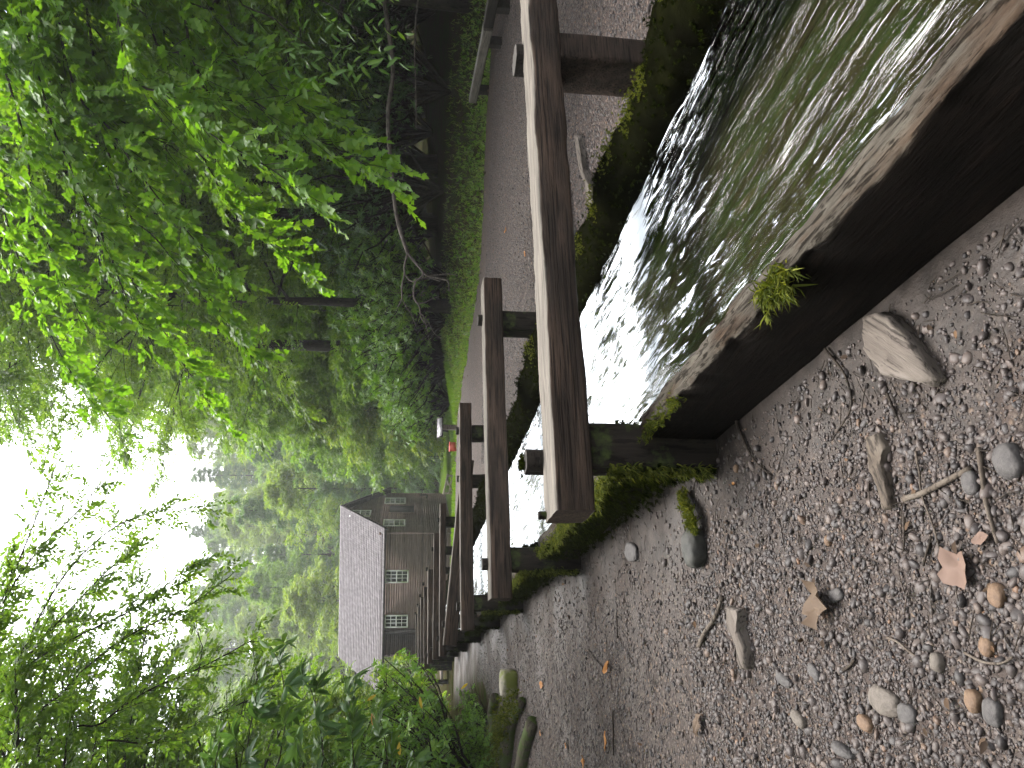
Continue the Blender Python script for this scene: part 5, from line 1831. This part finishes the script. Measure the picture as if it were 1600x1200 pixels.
hung_leaf('red brown spotted old leaf hanging in the left bush', 590, 1142, 9.3, 0.22, MAT['fallen_orange'], 1)
hung_leaf('yellow leaf hanging in the left bush beside the red brown one', 604, 1160, 9.3, 0.20, MAT['yellow_leaf'], 2)
hung_leaf('yellow leaf lowest of the pair at the picture edge of the left bush', 625, 1180, 9.2, 0.20, MAT['yellow_leaf'], 3)
hung_leaf('small yellow leaf high in the left bush below the leaf whorl', 588, 1085, 9.8, 0.14, MAT['yellow_leaf'], 4)
hung_leaf('orange yellow leaf in the bush nearest the far beam ends', 656, 1088, 9.8, 0.15, MAT['yellow_leaf'], 5)
hung_leaf('orange leaf against the dark gap beside the flume', 720, 1077, 10.2, 0.12, MAT['yellow_leaf'], 6)

# canopy trees right of the path
for i, (me, x, y, k, mt_) in enumerate([(T_NEAR, 10.5, 12.5, 1.0, None), (T_NEAR2, 8.6, 17.4, 1.1, None), (T_NEAR, 13.5, 20.5, 1.2, None), (T_NEAR2, 6.6, 26.5, 1.15, None), (T_BROAD, 11.5, 29, 1.0, None),
                                         (T_BROAD, 18, 27, 1.0, 'canopy_dark'), (T_SLIM, 7.5, 36, 1.0, None), (T_BROAD, 14, 40, 1.0, 'canopy_dark'), (T_SLIM, 20, 38, 1.0, None), (T_BROAD, 23, 47, 1.1, None),
                                         (T_HIGH, 8.8, 15.0, 1.0, None), (T_HIGH, 4.9, 24.4, 1.1, None), (T_HIGH, 6.3, 22.6, 1.1, None), (T_HIGH, 2.3, 23.2, 0.82, None)]):
    place_tree(me, x, y, 'leafy broadleaf tree standing in the woods right of the path', k, ang(), 'broadleaf_tree', 'woodland trees right of the path', mt_)
# the tree whose dark trunk shows
T_TRUNK = tree_meshes(8, 19, 0.36, 7.5, 4.8, 28, 7, 16, 0.17, mat='canopy')
tx = at_Y(400, 531, 34.0)
place_tree(T_TRUNK, tx[0], 34.0, 'tall tree with a bare dark straight trunk rising out of the green shrubs', 1.0, 0.6, 'broadleaf_tree')
for i, (me, x, y, k, mt_) in enumerate([(T_SMALL, 0.8, 42, 1.0, None), (T_SMALL, 3.6, 40.5, 1.15, None), (T_SMALL, -1.6, 45, 1.0, 'canopy_yellow'), (T_SMALL, 1.2, 48, 1.3, None), (T_BROAD, 5.5, 47, 0.85, None),
                                         (T_SLIM, 0.6, 56, 0.8, None), (T_BROAD, -2.4, 58, 0.7, None), (T_BROAD, 6, 60, 1.0, None), (T_SLIM, 12, 54, 1.0, None), (T_BROAD, 17, 62, 1.1, None), (T_SMALL, -3.2, 52, 1.2, None), (T_BROAD, 4.0, 37.5, 1.05, None), (T_SLIM, 1.0, 44.5, 0.95, None), (T_BROAD, 0.8, 51, 1.1, None), (T_SLIM, 4.2, 53, 1.1, None)]):
    place_tree(me, x, y, 'mid green tree in the woods between the far path and the mill', k, ang(), 'broadleaf_tree', 'trees beyond the end of the path', mt_)
for i, (x, y, k) in enumerate([(-4.6, 64, 0.5), (-7.0, 66, 0.55), (-2.6, 68, 0.6), (-9.5, 69, 0.5), (-5.8, 60.5, 0.28)]):
    place_tree(T_CONIFER, x, y, 'dark conifer standing in the shade right of the mill gable', k, ang(), 'conifer', 'dark conifers beside the mill')

# trees on the left
for i, (me, x, y, k, mt_) in enumerate([(T_LIGHT, -9.0, 13.2, 1.0, None), (T_LIGHT, -10.6, 19.5, 1.1, None), (T_LIGHT, -9.4, 16.2, 1.15, None), (T_LIGHT, -11.5, 14.8, 1.3, None), (T_LIGHT, -15.5, 25, 1.2, None), (T_NEAR2, -14.5, 17, 1.0, None), (T_SMALL, -13.5, 28, 0.9, 'canopy_yellow'), (T_SMALL, -15.8, 33, 1.0, 'canopy_yellow'),
                                         (T_BROAD, -21, 33, 0.9, None), (T_SMALL, -18.6, 38, 1.1, None), (T_LIGHT, -12.2, 10.2, 0.95, None), (T_BROAD, -26, 45, 1.0, None)]):
    place_tree(me, x, y, 'leafy tree on the left bank beside the flume', k, ang(), 'broadleaf_tree', 'trees on the left bank', mt_)

# the wooded hill behind the mill
nh = 0
rngh = random.Random(12)
cells = []
for yy in np.arange(74, 190, 9.5):
    w_ = yy * 0.62
    for xx in np.arange(-w_, w_ * 0.8, 8.6):
        cells.append((xx + rngh.uniform(-3, 3), yy + rngh.uniform(-4, 4)))
for x, y in cells:
    if abs(x + 10) < 8 and y < 72:
        continue
    r_ = rngh.random()
    me = T_BROAD if r_ < 0.5 else (T_SLIM if r_ < 0.75 else (T_CONIFER if r_ < 0.9 else T_SMALL))
    mt_ = None
    if me is not T_CONIFER and rngh.random() < 0.6:
        mt_ = 'canopy_yellow'
    place_tree(me, x, y, 'forest tree on the far wooded hillside behind the mill', rngh.uniform(0.75, 1.0) * (1.5 if me is T_SMALL else 0.9), rngh.uniform(0, 6.28), 'forest_tree', 'trees on the hillside', mt_)
    nh += 1

# unseen trees added around and behind the viewer to shade timbers and near ground
for i, (me, x, y, k) in enumerate([(T_BROAD, -7.5, -5, 1.0), (T_BROAD, -8.8, 1.2, 0.95), (T_SLIM, -1, -10, 1.0), (T_BROAD, -13, 1, 1.0), (T_BROAD, -4, -17, 1.1), (T_BROAD, -16, -10, 1.2)]):
    place_tree(me, x, y, 'unseen tree added around the viewer to shade the clearing', k, ang(), 'broadleaf_tree', 'added shading trees')


# ------------------------------------------------------------------ hand placed boughs
def bough(name, label, trunk_pts, trunk_r, branches, leaf, per, tpl, mat_, seed, spacing=0.09, sub_len=0.5, droop=0.4, cat='tree', ang_=0.95, flat=0.45, nsub=1.0, group=None, slen=0.33):
    """a tree given by its trunk and the courses of its limbs; sprays of leaves along the limbs"""
    rng = np.random.default_rng(seed)
    o0 = np.array(trunk_pts[0], float)
    wood = MB()
    tp = smooth_path(trunk_pts, 4) - o0
    wood.tube(tp, np.linspace(trunk_r[0], trunk_r[1], len(tp)), 10)
    SP, SDn = [], []
    for br in branches:
        pts = smooth_path(br['p'], 5) - o0
        seg = np.linalg.norm(np.diff(pts, axis=0), axis=1)
        Lt = seg.sum()
        cum = np.concatenate([[0], np.cumsum(seg)]) / Lt
        r_ = br.get('r', 0.02)
        wood.tube(pts, r_ * (1 - 0.8 * cum), 6, cap=False)
        f0 = br.get('from', 0.25)
        n = max(2, int(Lt * (1 - f0) / spacing))
        for k in range(n):
            f = f0 + (1 - f0) * (k + rng.uniform(0, 1)) / n
            q = np.array([np.interp(f, cum, pts[:, c]) for c in range(3)])
            d = np.array([np.interp(min(1, f + 0.05), cum, pts[:, c]) - np.interp(max(0, f - 0.05), cum, pts[:, c]) for c in range(3)])
            d /= np.linalg.norm(d) + 1e-9
            sd_ = np.cross(d, [0, 0, 1]) * (1 if k % 2 else -1)
            d2 = unit(d * rng.uniform(0.3, 0.9) + sd_ * rng.uniform(0.3, 1.0) + rng.normal(0, 0.25, 3))
            l = br.get('sub', sub_len) * rng.uniform(0.4, 1.2) * (1.15 - 0.6 * f)
            kk = np.linspace(0, 1, 4)
            qs = q + d2 * (l * kk)[:, None]
            qs[:, 2] -= droop * l * 0.5 * kk ** 2
            wood.tube(qs, max(0.0025, r_ * 0.22) * (1 - 0.6 * kk), 3, cap=False)
            m_ = max(1, int(l / (leaf * 1.3) * nsub))
            for g in range(m_):
                ff = (g + rng.uniform(0.2, 1)) / m_
                SP.append(np.array([np.interp(ff, kk, qs[:, c]) for c in range(3)]))
                SDn.append(d2 + rng.normal(0, 0.5, 3) - np.array([0, 0, droop * 0.5]))
    SP, SDn = np.array(SP), np.array(SDn)
    O, D, Nm, S, tv = spray_leaves(SP, SDn, per, leaf * per * slen, leaf, rng, droop=droop, ang=ang_, flat=flat)
    V, P, var = bake_leaves(tpl, O, D, Nm, S, rng, np.clip(0.5 * tv + 0.5 * rng.uniform(0, 1, len(O)), 0, 1))
    root = empty(name, o0)
    tag(root, label, cat, group)
    put('trunk', wood.mesh('trunk', MAT['bark']), root)
    put('crown', make_mesh('crown', V, P, mat_, True, var), root)
    return root


AY = lambda lst, Y0, Y1=None: [at_Y(x, y, Y0 + ((Y1 if Y1 is not None else Y0) - Y0) * i / max(1, len(lst) - 1)) for i, (x, y) in enumerate(lst)]
# maple reaching in from the right, its leaves lit from behind
tb = np.array([7.2, 8.2, gz(7.2, 8.2) - 0.1])
tm = [tb, tb + np.array([0.05, 0.05, 2.5]), tb + np.array([-0.1, 0.1, 5.0]), tb + np.array([-0.3, 0.3, 8.0])]
st_ = lambda h: tb + np.array([-0.1, 0.1, h])
mp = []
for px, Y0, Y1, h in [
    ([(190, 60), (260, 150), (330, 210), (420, 262), (478, 304)], 8.2, 7.6, 5.0),
    ([(300, 90), (400, 160), (470, 205), (540, 240), (588, 268)], 8.4, 8.0, 4.4),
    ([(100, 80), (170, 200), (240, 300), (300, 370), (345, 425)], 8.6, 9.0, 5.8),
    ([(60, 120), (110, 260), (160, 370), (200, 470), (240, 540)], 8.8, 9.8, 6.4),
    ([(20, 150), (50, 300), (90, 420), (140, 520)], 8.8, 9.8, 7.0),
    ([(230, 30), (340, 80), (430, 140), (500, 170)], 8.6, 8.6, 4.4),
    ([(170, 240), (250, 380), (330, 470), (395, 560)], 9.4, 10.4, 5.4),
    ([(130, 300), (200, 430), (270, 540), (330, 640)], 9.8, 11.2, 6.0),
    ([(-20, 250), (20, 380), (60, 480), (110, 580), (170, 650)], 9.4, 11.0, 7.6),
    ([(60, 60), (120, 150), (190, 190), (270, 230)], 8.6, 9.0, 5.6),
    ([(10, 60), (60, 180), (120, 250), (200, 330)], 9.0, 10.0, 6.6),
    ([(270, 150), (320, 250), (360, 320), (420, 380), (470, 420)], 9.6, 10.6, 4.6),
]:
    mp.append({'p': [st_(h)] + AY(px, Y0, Y1), 'r': 0.024, 'from': 0.30, 'sub': 0.75})
bough('maple_tree', 'maple reaching in from the right with bright backlit lobed leaves', tm, (0.17, 0.09), mp, 0.088, 6, LEAF_MAPLE, MAT['maple'], 21, spacing=0.06, sub_len=0.75, droop=0.5, nsub=1.0)
# beech-like tree on the left with boughs drawn against the sky
tb = np.array([-6.6, 6.6, gz(-6.6, 6.6) - 0.1])
tm = [tb, tb + np.array([0.1, 0.1, 3.0]), tb + np.array([0.25, 0.2, 5.5]), tb + np.array([0.4, 0.3, 8.0])]
st_ = lambda h: tb + np.array([0.2, 0.15, h])
mp = []
for px, Y0, Y1, h in [
    ([(25, 1200), (26, 1090), (34, 1040), (130, 930), (225, 837)], 7.0, 8.2, 4.9),
    ([(25, 1130), (36, 1050), (110, 1000), (218, 946), (300, 880)], 7.2, 8.6, 4.6),
    ([(60, 1180), (100, 1080), (190, 1000), (290, 950), (360, 900)], 7.4, 8.8, 4.3),
    ([(-40, 1150), (-20, 1000), (20, 900), (60, 800), (90, 720)], 7.4, 8.4, 5.4),
    ([(-60, 1100), (0, 950), (60, 860), (120, 800), (165, 745)], 7.6, 8.6, 5.6),
    ([(100, 1200), (160, 1130), (230, 1080), (320, 1040), (395, 1000)], 7.2, 8.4, 3.9),
    ([(-20, 1180), (40, 1010), (100, 900), (170, 830), (240, 800), (330, 790)], 8.2, 9.6, 5.0),
    ([(140, 1210), (240, 1160), (330, 1120), (420, 1080)], 7.6, 8.4, 3.4),
]:
    mp.append({'p': [st_(h)] + AY(px, Y0, Y1), 'r': 0.022, 'from': 0.32, 'sub': 0.45})
bough('beech_tree', 'beech on the left whose thin boughs hang dark against the white sky', tm, (0.15, 0.08), mp, 0.060, 8, LEAF_OVATE, MAT['canopy'], 22, spacing=0.052, sub_len=0.5, droop=0.25, nsub=1.1)
# rhododendron leaning in on the left, its leaf whorls dark against the light bushes
tb = np.array([-4.9, 5.6, gz(-4.9, 5.6) - 0.1])
tm = [tb, tb + np.array([0.05, 0.1, 0.8]), tb + np.array([0.15, 0.1, 1.7]), tb + np.array([0.3, 0.2, 2.6])]
mp = []
for px, Y0, Y1, h in [
    ([(430, 1260), (438, 1180), (446, 1120), (440, 1050), (425, 1012)], 5.8, 6.2, 2.2),
    ([(500, 1260), (505, 1180), (495, 1110), (480, 1060)], 5.8, 6.1, 2.0),
    ([(560, 1260), (552, 1180), (548, 1110), (535, 1050)], 5.9, 6.5, 1.7),
    ([(390, 1260), (385, 1190), (392, 1130), (400, 1090)], 5.7, 5.9, 2.4),
    ([(340, 1260), (335, 1210), (342, 1165)], 5.7, 5.8, 2.6),
    ([(610, 1260), (606, 1200), (600, 1150), (590, 1110)], 6.1, 6.6, 1.4),
    ([(470, 1270), (475, 1220), (470, 1160)], 5.6, 5.6, 2.0),
    ([(660, 1270), (655, 1220), (645, 1170)], 6.3, 6.6, 1.1),
]:
    mp.append({'p': [tb + np.array([0.15, 0.1, h])] + AY(px, Y0, Y1), 'r': 0.013, 'from': 0.3, 'sub': 0.3})
bough('rhododendron', 'rhododendron on the left whose large dark leaf whorls stand out against light green bushes', tm, (0.05, 0.03), mp, 0.145, 9, LEAF_LONG, MAT['rhodo'], 24, spacing=0.085, sub_len=0.3, droop=0.12, cat='shrub', ang_=1.2, nsub=1.0, flat=0.6, slen=0.05)
# rhododendron bough low on the right
tb = np.array([6.6, 8.6, gz(6.6, 8.6) - 0.1])
tm = [tb, tb + np.array([-0.3, 0.1, 1.2]), tb + np.array([-0.5, 0.2, 2.6]), tb + np.array([-0.6, 0.2, 3.6])]
mp = []
for px, Y0, Y1, h in [
    ([(290, -40), (330, 20), (370, 70), (420, 130), (470, 170)], 8.6, 8.2, 2.4),
    ([(380, -30), (430, 30), (480, 70), (540, 110)], 8.8, 8.4, 1.9),
    ([(210, -40), (250, 40), (300, 100), (350, 150)], 8.8, 8.6, 3.0),
    ([(130, -40), (160, 60), (210, 130), (280, 190)], 9.0, 9.0, 3.4),
    ([(480, -40), (520, 10), (560, 50)], 9.0, 9.0, 1.4),
]:
    mp.append({'p': [tb + np.array([-0.45, 0.15, h])] + AY(px, Y0, Y1), 'r': 0.02, 'from': 0.35, 'sub': 0.5})
bough('rhododendron', 'rhododendron with drooping long leaves and bare pale twigs, upper right of the upright view', tm, (0.07, 0.04), mp, 0.15, 8, LEAF_LONG, MAT['rhodo_light'], 23, spacing=0.16, sub_len=0.5, droop=0.45, cat='shrub', ang_=1.25, nsub=1.0)

# dead limb arching through the thicket
dl = MB()
D0 = 15.6
main = [np.array([9.6, 16.4, gz(9.6, 16.4) - 0.05]), np.array([9.3, 16.2, 1.5])] + AY([(580, -70), (596, -20), (606, 40), (614, 110), (606, 180), (611, 260), (620, 340), (637, 396)], D0 + 0.2, D0)
dl_o = np.array([main[0][0], main[0][1], gz(main[0][0], main[0][1])])
parts = []
sp_ = smooth_path(main, 5)
dl.tube(sp_ - dl_o, np.linspace(0.055, 0.035, len(sp_)), 8)
limb = dl.build('limb', MAT['deadwood'])
limb.location = dl_o
root = empty('dead_branch', dl_o)
limb.parent = root
limb.location = (0, 0, 0)
tag(root, 'bare grey dead branch arching through the dark thicket above the grass verge', 'branch')
forks = [([(637, 396), (650, 412), (660, 424), (659, 432), (649, 440)], .030), ([(660, 424), (668, 431), (690, 436), (700, 440), (702, 455)], .022), ([(668, 431), (700, 428), (716, 431)], .014),
         ([(637, 396), (632, 415), (632, 428), (628, 448), (628, 466), (622, 480)], .024), ([(632, 428), (640, 438), (649, 440)], .016), ([(649, 440), (646, 455), (648, 468), (655, 478), (658, 495), (664, 505)], .022),
         ([(655, 474), (665, 472), (675, 467), (684, 464)], .014), ([(649, 436), (670, 434), (688, 440)], .014), ([(664, 460), (658, 462), (660, 456), (666, 455)], .010),
         ([(628, 455), (620, 458), (610, 454)], .010), ([(658, 490), (670, 505), (678, 520), (690, 530)], .010), ([(628, 466), (634, 478), (642, 490), (650, 510)], .010), ([(664, 500), (668, 520), (672, 540)], .008)]
for k, (px, r_) in enumerate(forks):
    f_ = MB()
    q = smooth_path(AY(px, D0, D0 - 0.15 + 0.05 * (k % 4)), 4) - dl_o
    f_.tube(q, np.linspace(r_, r_ * 0.55, len(q)), 6)
    f_.build('fork', MAT['deadwood'], root)
# a second thin dead stick on the dark floor
d2 = MB()
q = AY([(655, -20), (648, 60), (650, 150), (650, 200)], 16.5)
d2o = q[0].copy()
qq = smooth_path(q, 5) - d2o
d2.tube(qq, np.linspace(0.02, 0.012, len(qq)), 6)
o = d2.build('dead_stick', MAT['deadwood'])
o.location = d2o
tag(o, 'thin straight dead stick lying in the dark below the arching branch', 'branch')

# ------------------------------------------------------------------ grass and herbs
def grass_field(name, XY, L, W, mat_, seed, spread=0.45, droop=0.1):
    P = np.column_stack([XY, terrain(XY[:, 0], XY[:, 1])])
    V, Q, T, var = blades(P, np.tile([0, 0, 1.0], (len(P), 1)), len(P), L, W, seed, spread=spread, droop=droop)
    o = put(name, make_mesh(name, V, [Q, T], mat_, True, var))
    tag(o, kind='stuff')
    return o


rg2 = np.random.default_rng(9)
n = 120000
XY = np.column_stack([rg2.uniform(-4, 15, n), rg2.uniform(12, 34, n)])
d = -edge_dist(XY[:, 0], XY[:, 1], PATH_EDGE)
nn = vnoise(np.column_stack([XY, XY[:, 0] * 0]), 0.9, 15, 3)
keep = (d > -0.15 + 0.3 * nn) & (d < 3.6) & (rg2.uniform(0, 1, n) < 1.0 - 0.2 * d + 0.7 * nn)
grass_field('grass', XY[keep], 0.12, 0.016, MAT['grass'], 16, 0.6)
k2 = keep & (rg2.uniform(0, 1, n) < 0.35) & (d < 2.6)
grass_field('ground_cover', XY[k2] + 0.03, 0.10, 0.05, MAT['herb'], 17, 1.0, 0.2)
n = 60000
XY = np.column_stack([rg2.uniform(-9, 1, n), rg2.uniform(28, 47, n)])
right_ = edge_dist(XY[:, 0], XY[:, 1], PATH_EDGE) > 1.2
s_ = XY @ FN[:2]
keep = right_ & (s_ > 4.2) & ~((XY[:, 0] < -5.9) & (XY[:, 1] > 44.5))
keep |= (edge_dist(XY[:, 0], XY[:, 1], PATH_EDGE) < -0.05) & (edge_dist(XY[:, 0], XY[:, 1], PATH_EDGE) > -2.5)
grass_field('lawn', XY[keep], 0.16, 0.03, MAT['lawn'], 18, 0.4)
# scattered litter leaves on the far verge and the path edges
n = 900
XY = np.column_stack([rg2.uniform(0, 12, n), rg2.uniform(7, 22, n)])
d = edge_dist(XY[:, 0], XY[:, 1], PATH_EDGE)
XY = XY[(np.abs(d) < 1.2) & (XY @ FN[:2] > 3.4)]
P = np.column_stack([XY, terrain(XY[:, 0], XY[:, 1]) + 0.03])
V, Pq, var = bake_leaves(LEAF_OVATE, P, rg2.normal(0, 1, P.shape) * np.array([1, 1, 0.2]), np.tile([0, 0, 1.0], (len(P), 1)) + rg2.normal(0, 0.3, P.shape), rg2.uniform(0.05, 0.10, len(P)), rg2)
tag(put('leaf_litter', make_mesh('leaf_litter', V, Pq, MAT['fallen_brown'], True, var)), kind='stuff')
# ------------------------------------------------------------------ the air itself: thin damp haze
hz = MB()
zlo = float(ground.data.vertices[0].co.z)
gzs = np.zeros(len(ground.data.vertices) * 3, np.float32)
ground.data.vertices.foreach_get('co', gzs)
zlo = float(gzs[2::3].min()) - 1.0
hz.box((0, 110, (zlo + 110) / 2), (860, 840, 110 - zlo))
m = bpy.data.materials.new('damp_air')
m.use_nodes = True
nt = m.node_tree
nt.nodes.clear()
out = nt.nodes.new('ShaderNodeOutputMaterial')
pv = nt.nodes.new('ShaderNodeVolumePrincipled')
pv.inputs['Color'].default_value = (0.93, 0.96, 0.95, 1)
pv.inputs['Density'].default_value = HAZE
pv.inputs['Anisotropy'].default_value = 0.3
nt.links.new(pv.outputs[0], out.inputs['Volume'])
tag(hz.build('haze', m, smooth=False), kind='stuff')

A = left_filter(wedge(1500, 0.9, 13, -40, 20, 64, 0.75), 65, bare=False)
A = A[rg2.uniform(0, 1, len(A)) < 0.35]
P = np.column_stack([A, terrain(A[:, 0], A[:, 1]) + 0.014])
V, Pq, var = bake_leaves(LEAF_OVATE, P, rg2.normal(0, 1, P.shape) * np.array([1, 1, 0.2]), np.tile([0, 0, 1.0], (len(P), 1)) + rg2.normal(0, 0.4, P.shape), rg2.uniform(0.015, 0.045, len(P)), rg2)
tag(put('leaf_litter', make_mesh('leaf_litter', V, Pq, MAT['litter'], True, var)), kind='stuff')

print('hill trees', nh, 'objects', len(bpy.data.objects))
